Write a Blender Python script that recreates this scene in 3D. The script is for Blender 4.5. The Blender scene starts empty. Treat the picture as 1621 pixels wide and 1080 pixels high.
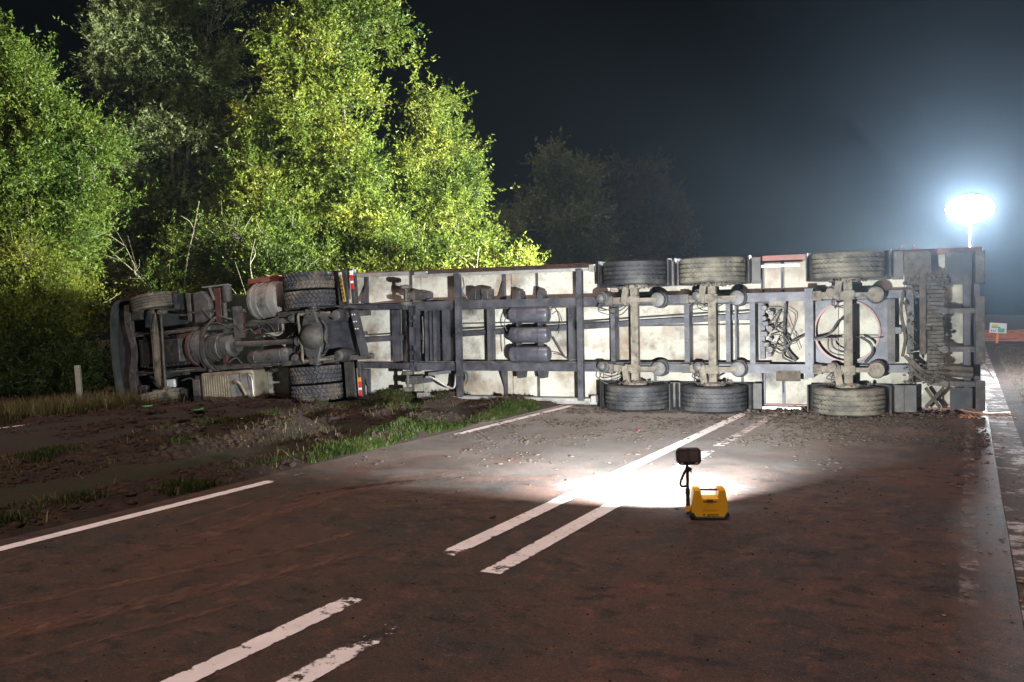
import bpy, math, random
import numpy as np
from mathutils import Vector, Matrix
sc = bpy.context.scene
R = math.radians
# ------------------------------------------------------------------ camera, sky, sun, exposure
cam = bpy.data.cameras.new('camera'); camo = bpy.data.objects.new('camera', cam); sc.collection.objects.link(camo)
cam.sensor_width = 36.0; cam.lens = 36.0 * 1427 / 1621; cam.clip_start = 0.05; cam.clip_end = 2000
camo.matrix_world = Matrix.Translation((0, 0, 1.65)) @ Matrix.Rotation(R(90 - 1.662), 4, 'X') @ Matrix.Rotation(R(-1.07), 4, 'Z')
sc.camera = camo
SUN_EL, SUN_AZ = 70, 195          # azimuth clockwise from +Y: behind the camera
w = bpy.data.worlds.new('World'); sc.world = w; w.use_nodes = True
nt = w.node_tree; sky = nt.nodes.new('ShaderNodeTexSky'); sky.sky_type = 'NISHITA'; sky.sun_disc = False
sky.sun_elevation = R(SUN_EL); sky.sun_rotation = R(SUN_AZ); sky.dust_density = 2
bg = nt.nodes['Background']; bg.inputs[1].default_value = 0.0004; nt.links.new(sky.outputs[0], bg.inputs[0])
sl = bpy.data.lights.new('sun', 'SUN'); sl.energy = 2.5; sl.angle = R(14); sl.color = (1.0, 0.73, 0.65)
so = bpy.data.objects.new('sun', sl); sc.collection.objects.link(so)
sd = Vector((math.sin(R(SUN_AZ)) * math.cos(R(SUN_EL)), math.cos(R(SUN_AZ)) * math.cos(R(SUN_EL)), math.sin(R(SUN_EL))))
so.rotation_euler = sd.to_track_quat('Z', 'Y').to_euler()
sc.view_settings.view_transform = 'Standard'; sc.view_settings.look = 'None'
sc.view_settings.exposure = 0.0; sc.view_settings.gamma = 1.0; sc.view_settings.use_curve_mapping = False
cy = sc.cycles; cy.use_denoising = True; cy.max_bounces = 6; cy.diffuse_bounces = 3; cy.glossy_bounces = 2
cy.transparent_max_bounces = 12; cy.sample_clamp_indirect = 4.0; cy.volume_bounces = 0
cy.use_adaptive_sampling = True; cy.adaptive_threshold = .03; cy.use_light_tree = True

# ------------------------------------------------------------------ helpers
def link(o): sc.collection.objects.link(o); return o
def tag(o, label=None, cat=None, group=None, kind=None):
    if label: o['label'] = label
    if cat: o['category'] = cat
    if group: o['group'] = group
    if kind: o['kind'] = kind
    return o
def empty(name, mat4=None, loc=None):
    o = bpy.data.objects.new(name, None); o.empty_display_size = .3; link(o)
    if mat4 is not None: o.matrix_world = mat4
    if loc is not None: o.location = loc
    return o
class MB:
    def __init__(s): s.v = []; s.f = []
    def add(s, vs, fs):
        n = len(s.v); s.v += [tuple(p) for p in vs]; s.f += [tuple(i + n for i in q) for q in fs]; return s
    def box(s, x0, x1, y0, y1, z0, z1):
        x0, x1 = sorted((x0, x1)); y0, y1 = sorted((y0, y1)); z0, z1 = sorted((z0, z1))
        return s.add([(x0,y0,z0),(x1,y0,z0),(x1,y1,z0),(x0,y1,z0),(x0,y0,z1),(x1,y0,z1),(x1,y1,z1),(x0,y1,z1)],
              [(0,3,2,1),(4,5,6,7),(0,1,5,4),(1,2,6,5),(2,3,7,6),(3,0,4,7)])
    def bar(s, p0, p1, w, h, up=(0, 1, 0)):
        p0 = Vector(p0); p1 = Vector(p1); d = (p1 - p0).normalized(); up = Vector(up)
        a = d.cross(up).normalized() * w / 2; b = a.cross(d).normalized() * h / 2
        vs = [p + q for p in (p0, p1) for q in (-a - b, a - b, a + b, -a + b)]
        return s.add(vs, [(0,3,2,1),(4,5,6,7),(0,1,5,4),(1,2,6,5),(2,3,7,6),(3,0,4,7)])
    def cyl(s, p0, p1, r0, r1=None, seg=16, caps=True):
        r1 = r0 if r1 is None else r1
        return s.lathe([(r0, 0), (r1, 1)], p0, p1, seg, caps)
    def lathe(s, prof, p0, p1, seg=24, caps=True, t0=0, t1=2*math.pi, unit=False):
        p0 = Vector(p0); p1 = Vector(p1); ax = p1 - p0; L = 1 if unit else ax.length; ax = ax.normalized()
        ref = Vector((0, 0, 1)) if abs(ax.z) < .9 else Vector((1, 0, 0))
        a = ax.cross(ref).normalized(); b = ax.cross(a); full = abs(t1 - t0 - 2*math.pi) < 1e-6
        n = seg if full else seg + 1; vs = []
        for i in range(n):
            t = t0 + (t1 - t0) * i / seg; e = a * math.cos(t) + b * math.sin(t)
            vs += [p0 + ax * (h * L) + e * r for r, h in prof]
        m = len(prof); fs = []
        for i in range(seg):
            j = (i + 1) % n
            fs += [(i*m + k, j*m + k, j*m + k + 1, i*m + k + 1) for k in range(m - 1)]
        if caps and full:
            fs.append(tuple(i*m for i in range(n))[::-1]); fs.append(tuple(i*m + m - 1 for i in range(n)))
        return s.add(vs, fs)
    def tube(s, path, r, seg=6, rs=None):
        P = [Vector(p) for p in path]; n = len(P); vs = []
        up = Vector((.31, .74, .6)).normalized()
        for i, p in enumerate(P):
            d = (P[min(i+1, n-1)] - P[max(i-1, 0)]).normalized(); a = d.cross(up)
            if a.length < .05: a = d.cross(Vector((1, 0, 0)))
            a.normalize(); b = d.cross(a); rr = rs[i] if rs else r
            vs += [p + (a * math.cos(2*math.pi*k/seg) + b * math.sin(2*math.pi*k/seg)) * rr for k in range(seg)]
        fs = [(i*seg + k, i*seg + (k+1) % seg, (i+1)*seg + (k+1) % seg, (i+1)*seg + k) for i in range(n-1) for k in range(seg)]
        fs += [tuple(range(seg))[::-1], tuple((n-1)*seg + k for k in range(seg))]
        return s.add(vs, fs)
    def prism(s, poly, fn, h0, h1):
        n = len(poly); vs = [fn(x, y, h0) for x, y in poly] + [fn(x, y, h1) for x, y in poly]
        return s.add(vs, [tuple(range(n))[::-1], tuple(range(n, 2*n))] + [(i, (i+1) % n, n + (i+1) % n, n + i) for i in range(n)])
    def mesh(s, name):
        me = bpy.data.meshes.new(name); me.from_pydata(s.v, [], s.f); me.update(); return me
    def build(s, name, mat, parent=None, smooth=False, bevel=0, loc=None, rot=None):
        me = s.mesh(name); me.materials.append(mat)
        o = bpy.data.objects.new(name, me); link(o); fin(o, parent, smooth, bevel, loc, rot); return o
def fin(o, parent, smooth=False, bevel=0, loc=None, rot=None):
    if smooth:
        o.data.polygons.foreach_set('use_smooth', [True] * len(o.data.polygons))
        try:
            bpy.context.view_layer.objects.active = o
            o.data.set_sharp_from_angle(angle=R(40))
        except Exception: pass
    if bevel:
        m = o.modifiers.new('bevel', 'BEVEL'); m.width = bevel; m.segments = 3; m.limit_method = 'ANGLE'; m.angle_limit = R(30)
        o.data.polygons.foreach_set('use_smooth', [True] * len(o.data.polygons)); o.data.set_sharp_from_angle(angle=R(60))
    if parent: o.parent = parent
    if loc: o.location = loc
    if rot: o.rotation_euler = rot
def fast_mesh(name, v, loops, sizes, mat):
    me = bpy.data.meshes.new(name); n = len(v); me.vertices.add(n); me.vertices.foreach_set('co', np.asarray(v, np.float32).ravel())
    loops = np.asarray(loops, np.int32).ravel(); sizes = np.asarray(sizes, np.int32)
    me.loops.add(len(loops)); me.loops.foreach_set('vertex_index', loops)
    me.polygons.add(len(sizes)); st = np.concatenate([[0], np.cumsum(sizes)[:-1]]).astype(np.int32)
    me.polygons.foreach_set('loop_start', st); me.polygons.foreach_set('loop_total', sizes)
    me.update(calc_edges=True); me.materials.append(mat); return me
def curve(pts, n=8):
    """Catmull-Rom through pts"""
    P = [Vector(p) for p in pts]; P = [P[0]*2 - P[1]] + P + [P[-1]*2 - P[-2]]; out = []
    for i in range(1, len(P) - 2):
        for k in range(n):
            t = k / n; a, b, c, d = P[i-1:i+3]
            out.append(.5*((2*b) + (c - a)*t + (2*a - 5*b + 4*c - d)*t*t + (3*b - a - 3*c + d)*t**3))
    out.append(P[-2]); return out
# ------------------------------------------------------------------ materials
def mat(name, cols, scale=4, rough=.6, metal=0, bump=0, bscale=None, ramp=None, dirt=None, stretch=(1,1,1), spec=.5, tr=None, rnd=False, bdist=.01):
    """cols: colours spread over a noise ramp; dirt: (colour, scale, lo, hi) mixed over by a second noise"""
    m = bpy.data.materials.new(name); m.use_nodes = True; N = m.node_tree.nodes; L = m.node_tree.links
    p = N['Principled BSDF']; p.inputs['Roughness'].default_value = rough; p.inputs['Metallic'].default_value = metal
    p.inputs['Specular IOR Level'].default_value = spec
    tc = N.new('ShaderNodeTexCoord'); mp = N.new('ShaderNodeMapping'); mp.inputs['Scale'].default_value = stretch
    L.new(tc.outputs['Object'], mp.inputs[0])
    if rnd:
        oi = N.new('ShaderNodeObjectInfo'); ml = N.new('ShaderNodeMath'); ml.operation = 'MULTIPLY'; ml.inputs[1].default_value = 37.0
        L.new(oi.outputs['Random'], ml.inputs[0]); L.new(ml.outputs[0], mp.inputs['Location'])
    def noise(sc_, det=6, ro=.6):
        n = N.new('ShaderNodeTexNoise'); n.inputs['Scale'].default_value = sc_; n.inputs['Detail'].default_value = det
        n.inputs['Roughness'].default_value = ro; L.new(mp.outputs[0], n.inputs['Vector']); return n
    def rampn(src, stops):
        r = N.new('ShaderNodeValToRGB'); L.new(src, r.inputs[0]); e = r.color_ramp.elements
        while len(e) > 1: e.remove(e[-1])
        for i, (t, c) in enumerate(stops):
            q = e[0] if i == 0 else e.new(t)
            q.position = t; q.color = (*c, 1) if len(c) == 3 else c
        return r
    lo, hi = ramp or (.35, .65)
    if len(cols) == 1: cols = [cols[0], tuple(c * 1.25 for c in cols[0])]
    r = rampn(noise(scale).outputs[0], [(lo + (hi - lo) * i / (len(cols) - 1), c) for i, c in enumerate(cols)])
    out = r.outputs[0]
    for dd in ([dirt] if isinstance(dirt, tuple) else dirt or []):
        dc, ds, dl, dh = dd
        k = rampn(noise(ds, 8, .65).outputs[0], [(dl, (0, 0, 0)), (dh, (1, 1, 1))])
        mx = N.new('ShaderNodeMix'); mx.data_type = 'RGBA'; L.new(k.outputs[0], mx.inputs[0]); L.new(out, mx.inputs[6])
        mx.inputs[7].default_value = (*dc, 1); out = mx.outputs[2]
    L.new(out, p.inputs['Base Color'])
    if bump:
        b = N.new('ShaderNodeBump'); b.inputs['Strength'].default_value = bump; b.inputs['Distance'].default_value = bdist
        L.new(noise(bscale or scale * 6, 8, .7).outputs[0], b.inputs['Height']); L.new(b.outputs[0], p.inputs['Normal'])
    m['out'] = 1
    return m
def leafmat(name, c0, c1, c2, scale=.9):
    m = bpy.data.materials.new(name); m.use_nodes = True; N = m.node_tree.nodes; L = m.node_tree.links
    N.remove(N['Principled BSDF']); tc = N.new('ShaderNodeTexCoord')
    n = N.new('ShaderNodeTexNoise'); n.inputs['Scale'].default_value = scale; n.inputs['Detail'].default_value = 2; L.new(tc.outputs['Object'], n.inputs[0])
    n2 = N.new('ShaderNodeTexNoise'); n2.inputs['Scale'].default_value = 9; L.new(tc.outputs['Object'], n2.inputs[0])
    ad = N.new('ShaderNodeMath'); ad.operation = 'ADD'; L.new(n.outputs[0], ad.inputs[0]); L.new(n2.outputs[0], ad.inputs[1])
    r = N.new('ShaderNodeValToRGB'); e = r.color_ramp.elements; e[0].position = .38; e[1].position = .62
    ml = N.new('ShaderNodeMath'); ml.operation = 'MULTIPLY'; ml.inputs[1].default_value = .5; L.new(ad.outputs[0], ml.inputs[0]); L.new(ml.outputs[0], r.inputs[0])
    e[0].color = (*c0, 1); e[1].color = (*c2, 1); q = e.new(.5); q.color = (*c1, 1)
    d = N.new('ShaderNodeBsdfDiffuse'); t = N.new('ShaderNodeBsdfTranslucent'); g = N.new('ShaderNodeBsdfGlossy'); g.inputs['Roughness'].default_value = .45
    g.inputs['Color'].default_value = (.5, .5, .5, 1)
    for x in (d, t): L.new(r.outputs[0], x.inputs['Color'])
    mx = N.new('ShaderNodeMixShader'); mx.inputs[0].default_value = .38; L.new(d.outputs[0], mx.inputs[1]); L.new(t.outputs[0], mx.inputs[2])
    m2 = N.new('ShaderNodeMixShader'); m2.inputs[0].default_value = .018; L.new(mx.outputs[0], m2.inputs[1]); L.new(g.outputs[0], m2.inputs[2])
    L.new(m2.outputs[0], N['Material Output'].inputs[0]); return m
def paintmat(name, col, thr, soft=.06, scale=9, stretch=(1,1,1), mud=(.10,.062,.048), mudlo=.55, mudhi=.75):
    """road paint, worn through to the road below"""
    m = mat(name, [col, tuple(c*.82 for c in col)], scale=3, rough=.75, dirt=(mud, 16, mudlo, mudhi), bump=.5, bscale=140, bdist=.003)
    N = m.node_tree.nodes; L = m.node_tree.links; p = N['Principled BSDF']
    tc = N.new('ShaderNodeTexCoord'); mp = N.new('ShaderNodeMapping'); mp.inputs['Scale'].default_value = stretch; L.new(tc.outputs['Object'], mp.inputs[0])
    n = N.new('ShaderNodeTexNoise'); n.inputs['Scale'].default_value = scale; n.inputs['Detail'].default_value = 9; n.inputs['Roughness'].default_value = .72
    L.new(mp.outputs[0], n.inputs['Vector'])
    at = N.new('ShaderNodeAttribute'); at.attribute_name = 'edge'
    ad = N.new('ShaderNodeMath'); ad.operation = 'ADD'; L.new(n.outputs[0], ad.inputs[0]); L.new(at.outputs['Fac'], ad.inputs[1])
    r = N.new('ShaderNodeMapRange'); r.inputs[1].default_value = thr - soft; r.inputs[2].default_value = thr + soft; L.new(ad.outputs[0], r.inputs[0])
    t = N.new('ShaderNodeBsdfTransparent'); mx = N.new('ShaderNodeMixShader'); L.new(r.outputs[0], mx.inputs[0])
    L.new(p.outputs[0], mx.inputs[1]); L.new(t.outputs[0], mx.inputs[2]); L.new(mx.outputs[0], N['Material Output'].inputs[0]); return m
def emit(name, col, s):
    m = bpy.data.materials.new(name); m.use_nodes = True; N = m.node_tree.nodes; e = N.new('ShaderNodeEmission')
    e.inputs[0].default_value = (*col, 1); e.inputs[1].default_value = s; m.node_tree.links.new(e.outputs[0], N['Material Output'].inputs[0]); return m

DUST = (.20, .165, .125); MUDC = (.125, .085, .06)
M = {}
M['floor'] = mat('cream_floor', [(.42,.39,.33), (.55,.52,.45), (.62,.60,.54)], .8, .6, dirt=[((.24,.15,.09), 1.5, .48, .68), ((.06,.056,.058), .95, .52, .69), ((.10,.09,.085), 3.4, .58, .74), ((.20,.16,.12), 9, .58, .76)], bump=.2, bscale=5)
M['floor_mid'] = mat('cream_floor_road_grime', [(.28,.255,.21), (.39,.36,.30), (.46,.43,.37)], .9, .6, dirt=[((.20,.12,.075), 1.5, .48, .68), ((.055,.05,.05), 1.0, .52, .70), ((.09,.08,.07), 3.2, .56, .72), ((.2,.16,.12), 10, .58, .76)], bump=.2, bscale=5)
M['floor_dirty'] = mat('cream_floor_muddy', [(.42,.40,.32), (.52,.49,.40)], 1.8, .6, dirt=[((.14,.12,.09), 1.6, .45, .68)], bump=.2, bscale=8)
M['maroon'] = mat('maroon_paint', [(.17,.045,.035), (.23,.065,.05)], 3, .45, dirt=(DUST, 5, .5, .8))
M['body'] = mat('maroon_body', [(.16,.04,.035), (.2,.055,.045)], 1, .4, dirt=(DUST, 3, .55, .8))
M['steel'] = mat('dark_chassis_steel', [(.030,.030,.038), (.060,.060,.075), (.10,.098,.112)], 3, .5, .2, dirt=[((.14,.125,.12), 7, .54, .78), ((.09,.045,.03), 12, .58, .72)], bump=.25, bscale=40, rnd=True)
M['steel2'] = mat('dusty_steel', [(.05,.047,.045), (.10,.093,.087)], 4, .65, .1, dirt=[((.17,.145,.115), 6, .5, .74), ((.04,.035,.03), 11, .55, .7)], bump=.3, bscale=30, rnd=True)
M['axle'] = mat('mud_caked_axle', [(.13,.11,.085), (.23,.20,.16)], 5, .85, dirt=[((.06,.052,.045), 7, .5, .66), ((.20,.10,.06), 12, .58, .74)], bump=.6, bscale=35, rnd=True)
M['mudcake'] = mat('caked_mud', [(.055,.047,.036), (.12,.10,.078)], 7, .95, dirt=((.035,.03,.024), 12, .5, .7), bump=.9, bscale=30)
M['rubber'] = mat('tyre_rubber', [(.014,.014,.017), (.034,.034,.040)], 4, .65, dirt=[((.13,.12,.10), 2.2, .52, .78), ((.2,.18,.145), 9, .62, .82)], bump=.4, bscale=60, rnd=True)
M['rubber_mud'] = mat('muddy_tyre_rubber', [(.05,.047,.04), (.12,.11,.085)], 5, .85, dirt=[((.21,.185,.14), 3.0, .45, .66), ((.022,.022,.024), 4, .55, .70)], bump=.5, bscale=60, rnd=True)
M['rubber_dr'] = mat('drive_tyre_rubber', [(.024,.024,.028), (.055,.055,.062)], 4, .65, dirt=[((.15,.12,.09), 2.2, .48, .68)], bump=.4, bscale=50, rnd=True)
M['blackp'] = mat('black_plastic', [(.022,.022,.026), (.045,.045,.05)], 5, .55, dirt=((.13,.115,.10), 4, .5, .8), bump=.15)
M['greyp'] = mat('grey_plastic_fender', [(.055,.055,.055), (.10,.097,.093)], 4, .7, dirt=((.16,.14,.11), 6, .52, .74), bump=.2)
M['hose'] = mat('black_hose', [(.035,.035,.037), (.08,.078,.078)], 9, .5, dirt=((.15,.13,.1), 9, .55, .75))
M['alu'] = mat('dull_aluminium', [(.42,.42,.42), (.56,.55,.53)], 4, .45, .6, dirt=((.24,.2,.15), 5, .48, .75), bump=.15)
M['tank'] = mat('dusty_aluminium_tank', [(.24,.21,.155), (.36,.325,.245)], 3, .5, .35, dirt=[((.12,.10,.072), 4, .5, .70)], bump=.2)
M['airtank'] = mat('air_tank_paint', [(.045,.045,.06), (.085,.085,.105)], 3, .38, dirt=((.16,.15,.15), 4, .52, .8))
M['cast'] = mat('grey_cast_metal', [(.09,.088,.09), (.18,.175,.175)], 7, .55, .3, dirt=[((.05,.042,.035), 7, .46, .62), ((.19,.16,.13), 13, .58, .74)], bump=.6, bscale=30, rnd=True)
M['engine'] = mat('oily_engine', [(.022,.022,.023), (.055,.053,.05)], 6, .45, .2, dirt=((.11,.09,.068), 8, .54, .74), bump=.5, bscale=25)
M['rustred'] = mat('red_primer', [(.06,.024,.020), (.11,.038,.030)], 8, .6, dirt=((.09,.06,.05), 9, .45, .65), bump=.2)
M['pale'] = mat('pale_painted_tank', [(.24,.225,.20), (.36,.345,.315)], 3, .5, .1, dirt=((.07,.062,.055), 3, .44, .68))
M['cab'] = mat('cab_paint', [(.035,.045,.045), (.065,.08,.08)], 2, .35, dirt=((.10,.09,.08), 4, .45, .75))
M['redl'] = mat('red_lens', [(.5,.02,.02), (.6,.04,.03)], 10, .25)
M['orangel'] = mat('orange_lens', [(.75,.22,.03), (.8,.3,.06)], 10, .25)
M['whitel'] = mat('white_lens', [(.75,.75,.75), (.85,.85,.85)], 10, .3)
M['plate'] = mat('yellow_plate', [(.50,.36,.05), (.58,.42,.08)], 14, .5, dirt=((.12,.1,.05), 18, .52, .66))
M['blue'] = mat('blue_strip', [(.03,.06,.25)], 10, .5)
M['chalk'] = mat('pale_marking', [(.72,.72,.68), (.8,.8,.77)], 20, .8, dirt=((.2,.18,.14), 16, .55, .7))
M['scribble'] = mat('dark_marker_ink', [(.10,.06,.06)], 20, .8)
M['yellow'] = mat('yellow_lamp_plastic', [(.80,.44,.012), (.84,.48,.02)], 6, .4, dirt=((.35,.2,.03), 9, .62, .85), bump=.08, bscale=90)
M['lampblack'] = mat('black_lamp_plastic', [(.018,.018,.02), (.035,.035,.038)], 12, .45, bump=.15, bscale=80)
M['fin'] = mat('brown_grey_fins', [(.15,.11,.10), (.20,.15,.135)], 10, .5, .3)
M['glow'] = emit('lamp_lens_glow', (.95, .97, 1), 60)
M['bark'] = mat('bark', [(.055,.046,.034), (.13,.11,.08)], 7, .85, dirt=((.15,.18,.08), 3, .5, .75), bump=.5, bscale=30, stretch=(1,1,.3))
M['post'] = mat('pale_post', [(.20,.19,.155), (.28,.265,.22)], 7, .85, dirt=((.16,.17,.11), 5, .55, .75), bump=.3)
M['soil'] = mat('dark_soil', [(.013,.0075,.005), (.028,.0155,.010), (.055,.030,.019)], 5, .95, dirt=((.020,.022,.011), 2.2, .55, .70), bump=1, bscale=22, bdist=.05)
M['clod'] = mat('soil_clods', [(.026,.019,.013), (.065,.049,.035)], 8, .95, bump=.5, bscale=60)
M['litter'] = mat('leaf_litter', [(.13,.07,.035), (.24,.14,.07), (.32,.22,.12)], 20, .9)
M['chips'] = mat('orange_wood_chips', [(.42,.16,.07), (.55,.26,.13), (.5,.36,.25)], 14, .9)
# ------------------------------------------------------------------ ground, road
ROT = (0, 0, -R(26.94))                      # lat / lon frame of the road: x = lateral (right +), y = along the road
RN = Vector((.89151, -.45300, 0)); RD = Vector((.45300, .89151, 0))
def LL(lat, lon, z=0): return RN * lat + RD * lon + Vector((0, 0, z))
def gz(la):
    """profile of the ground across the road (metres)"""
    pts = [(-300, -.8), (-60, -.55), (-22, -.45), (-18.5, -.37), (-15.3, -.19), (-13.9, -.03), (-13.6, -.02), (-10.9, -.02), (-10.6, .0), (-9, .05), (-7.2, .03), (-6.6, -.02),
           (.2, -.02), (.6, -.02), (.75, .03), (2.5, .02), (6, -.25), (12, -.2), (300, -.3)]
    return float(np.interp(la, [p[0] for p in pts], [p[1] for p in pts]))
rng = np.random.default_rng(7)
def vnoise(x, y, seed=0):
    """cheap smooth value noise, numpy"""
    xi = np.floor(x).astype(int); yi = np.floor(y).astype(int); fx = x - xi; fy = y - yi
    fx = fx*fx*(3 - 2*fx); fy = fy*fy*(3 - 2*fy)
    def h(a, b):
        n = (a * 374761393 + b * 668265263 + seed * 1442695) & 0x7fffffff
        n = ((n ^ (n >> 13)) * 1274126177) & 0x7fffffff
        return ((n ^ (n >> 16)) & 0xffff) / 65535.0
    return (h(xi, yi)*(1-fx) + h(xi+1, yi)*fx)*(1-fy) + (h(xi, yi+1)*(1-fx) + h(xi+1, yi+1)*fx)*fy
def fbm(x, y, seed=0, o=4):
    s = 0; a = .5
    for k in range(o): s = s + a * vnoise(x * 2**k, y * 2**k, seed + k * 17); a *= .5
    return s
def sheet(name, las, los, zf, m, kind='structure', edge=None):
    A, B = np.meshgrid(las, los, indexing='ij'); Z = zf(A, B); v = np.stack([A, B, Z], -1).reshape(-1, 3)
    na, nb = len(las), len(los); i, j = np.meshgrid(np.arange(na-1), np.arange(nb-1), indexing='ij')
    a = (i*nb + j).ravel(); q = np.stack([a, a + nb, a + nb + 1, a + 1], -1)
    me = fast_mesh(name, v, q, np.full(len(q), 4), m)
    if edge is not None:
        at = me.attributes.new('edge', 'FLOAT', 'POINT'); at.data.foreach_set('value', edge(A, B).astype(np.float32).ravel())
    me.polygons.foreach_set('use_smooth', [True]*len(q))
    o = bpy.data.objects.new(name, me); link(o); o.rotation_euler = ROT
    if kind: o['kind'] = kind
    return o
M['field'] = mat('grassy_field', [(.012,.015,.006), (.022,.026,.010), (.03,.027,.014)], 1.4, .95, dirt=[((.03,.02,.015), .7, .5, .62)], bump=1, bscale=9, bdist=.05)
gzv = np.vectorize(gz)
las = np.unique(np.concatenate([np.linspace(-100, -40, 8), np.linspace(-40, -20, 12), np.linspace(-20, -13, 40), np.linspace(-13, 8, 60), np.linspace(8, 100, 16)]))
los = np.unique(np.concatenate([np.linspace(-40, 0, 8), np.linspace(0, 60, 130), np.linspace(60, 210, 20)]))
def zground(A, B):
    z = gzv(A) - .012; wild = np.clip((np.abs(A + 6) - 8) / 4, 0, 1) * np.clip((B + 60), 0, 1)
    return z + wild * (fbm(A * .7, B * .7, 3) - .45) * .18
sheet('ground', las, los, zground, M['field'])
# far verge beside the road, the amber glow on it painted into its colour
M['amberglow'] = mat('earth_with_amber_glow', [(.30,.085,.02), (.44,.14,.03), (.22,.07,.02)], 1.2, .95, dirt=[((.06,.03,.018), .8, .46, .6), ((.16,.08,.03), 3, .5, .7)], bump=.6, bscale=12)
sheet('amber_glow_bank', np.linspace(-2.5, 16, 34), np.linspace(45, 58, 30), lambda A, B: np.maximum(gzv(A), 0) + .02 + (.12 + .5*fbm(A*.6, B*.6, 8))*np.exp(-((B-51)/3.0)**2) + .08*fbm(A*2, B*2, 5), M['amberglow'])
# road
def roadmat():
    m = mat('muddy_asphalt', [(.024,.023,.024), (.036,.034,.035), (.052,.049,.048)], 55, .62, dirt=None, bump=1.0, bscale=80, bdist=.009)
    N = m.node_tree.nodes; L = m.node_tree.links; p = N['Principled BSDF']; base = p.inputs['Base Color'].links[0].from_socket
    tc = N.new('ShaderNodeTexCoord')
    def layer(base, col, sc_, st, lo, hi, det=7, amt=1):
        mp = N.new('ShaderNodeMapping'); mp.inputs['Scale'].default_value = st; L.new(tc.outputs['Object'], mp.inputs[0])
        n = N.new('ShaderNodeTexNoise'); n.inputs['Scale'].default_value = sc_; n.inputs['Detail'].default_value = det; n.inputs['Roughness'].default_value = .68
        L.new(mp.outputs[0], n.inputs['Vector']); r = N.new('ShaderNodeMapRange'); r.inputs[1].default_value = lo; r.inputs[2].default_value = hi
        r.inputs[4].default_value = amt; L.new(n.outputs[0], r.inputs[0])
        mx = N.new('ShaderNodeMix'); mx.data_type = 'RGBA'; L.new(r.outputs[0], mx.inputs[0]); L.new(base, mx.inputs[6]); mx.inputs[7].default_value = (*col, 1)
        return mx.outputs[2]
    b = layer(base, (.105,.049,.033), .9, (1, .8, 1), .38, .64, amt=.85)
    b = layer(b, (.15,.070,.046), 5.5, (1, .8, 1), .53, .66, amt=.75)
    b = layer(b, (.018,.016,.017), 4.2, (.9, 1.3, 1), .53, .61, amt=.85)
    b = layer(b, (.15,.085,.060), 17, (1, 1, 1), .56, .68, amt=.65)
    b = layer(b, (.016,.014,.014), 26, (1, 1, 1), .56, .64, amt=.75)
    b = layer(b, (.012,.011,.011), 60, (1, 1, 1), .57, .63, det=4, amt=.7)
    b = layer(b, (.21,.155,.13), 75, (1, 1, 1), .60, .66, det=3, amt=.7)
    b = layer(b, (.46,.40,.36), 120, (1, 1, 1), .66, .71, det=2, amt=.8)
    sx = N.new('ShaderNodeSeparateXYZ'); L.new(tc.outputs['Object'], sx.inputs[0])           # pale dust before the trailer, also painting the work light's pool brighter
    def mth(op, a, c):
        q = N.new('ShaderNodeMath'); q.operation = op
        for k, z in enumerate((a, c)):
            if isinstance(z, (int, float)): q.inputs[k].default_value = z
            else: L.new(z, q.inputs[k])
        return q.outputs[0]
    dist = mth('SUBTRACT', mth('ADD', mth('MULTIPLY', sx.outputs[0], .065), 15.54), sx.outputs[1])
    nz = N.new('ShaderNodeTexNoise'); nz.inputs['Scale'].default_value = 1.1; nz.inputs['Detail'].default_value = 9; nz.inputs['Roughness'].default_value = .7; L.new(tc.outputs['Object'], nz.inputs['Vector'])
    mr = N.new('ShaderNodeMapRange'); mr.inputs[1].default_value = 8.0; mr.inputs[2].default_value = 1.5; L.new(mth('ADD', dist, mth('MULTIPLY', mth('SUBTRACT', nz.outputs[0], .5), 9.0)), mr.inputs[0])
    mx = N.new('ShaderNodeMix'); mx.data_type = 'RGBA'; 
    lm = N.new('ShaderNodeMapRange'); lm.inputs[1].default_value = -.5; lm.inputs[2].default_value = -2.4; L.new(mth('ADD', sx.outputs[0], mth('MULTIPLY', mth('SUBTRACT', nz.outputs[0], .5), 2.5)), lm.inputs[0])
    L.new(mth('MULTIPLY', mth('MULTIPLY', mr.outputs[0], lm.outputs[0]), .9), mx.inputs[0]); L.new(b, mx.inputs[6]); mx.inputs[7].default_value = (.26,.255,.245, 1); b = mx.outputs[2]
    L.new(b, p.inputs['Base Color'])
    return m
M['road'] = roadmat()
sheet('road', np.linspace(-6.75, .24, 30), np.unique(np.concatenate([np.linspace(-30, 0, 10), np.linspace(0, 30, 60), np.linspace(30, 205, 30)])), lambda A, B: 0*A + .0, M['road'])
M['kerb'] = mat('worn_concrete_edge', [(.24,.24,.245), (.40,.39,.39)], 14, .95, dirt=[((.04,.026,.02), 1.6, .46, .52), ((.045,.033,.028), 3.4, .50, .56), ((.05,.036,.03), 9, .52, .60), ((.19,.10,.075), 5, .56, .7)], bump=.4, bscale=60)
sheet('concrete_edge_strip', [.244, .55], np.linspace(-20, 205, 200), lambda A, B: 0*A + .004, M['kerb'])
M['path'] = mat('cycle_path_asphalt', [(.016,.015,.015), (.028,.026,.025)], 40, .8, dirt=[((.03,.018,.012), 1.2, .45, .62)], bump=.4, bscale=150)
sheet('cycle_path', np.linspace(-13.9, -10.75, 8), np.linspace(-20, 200, 120), lambda A, B: 0*A + .0, M['path'])
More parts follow.
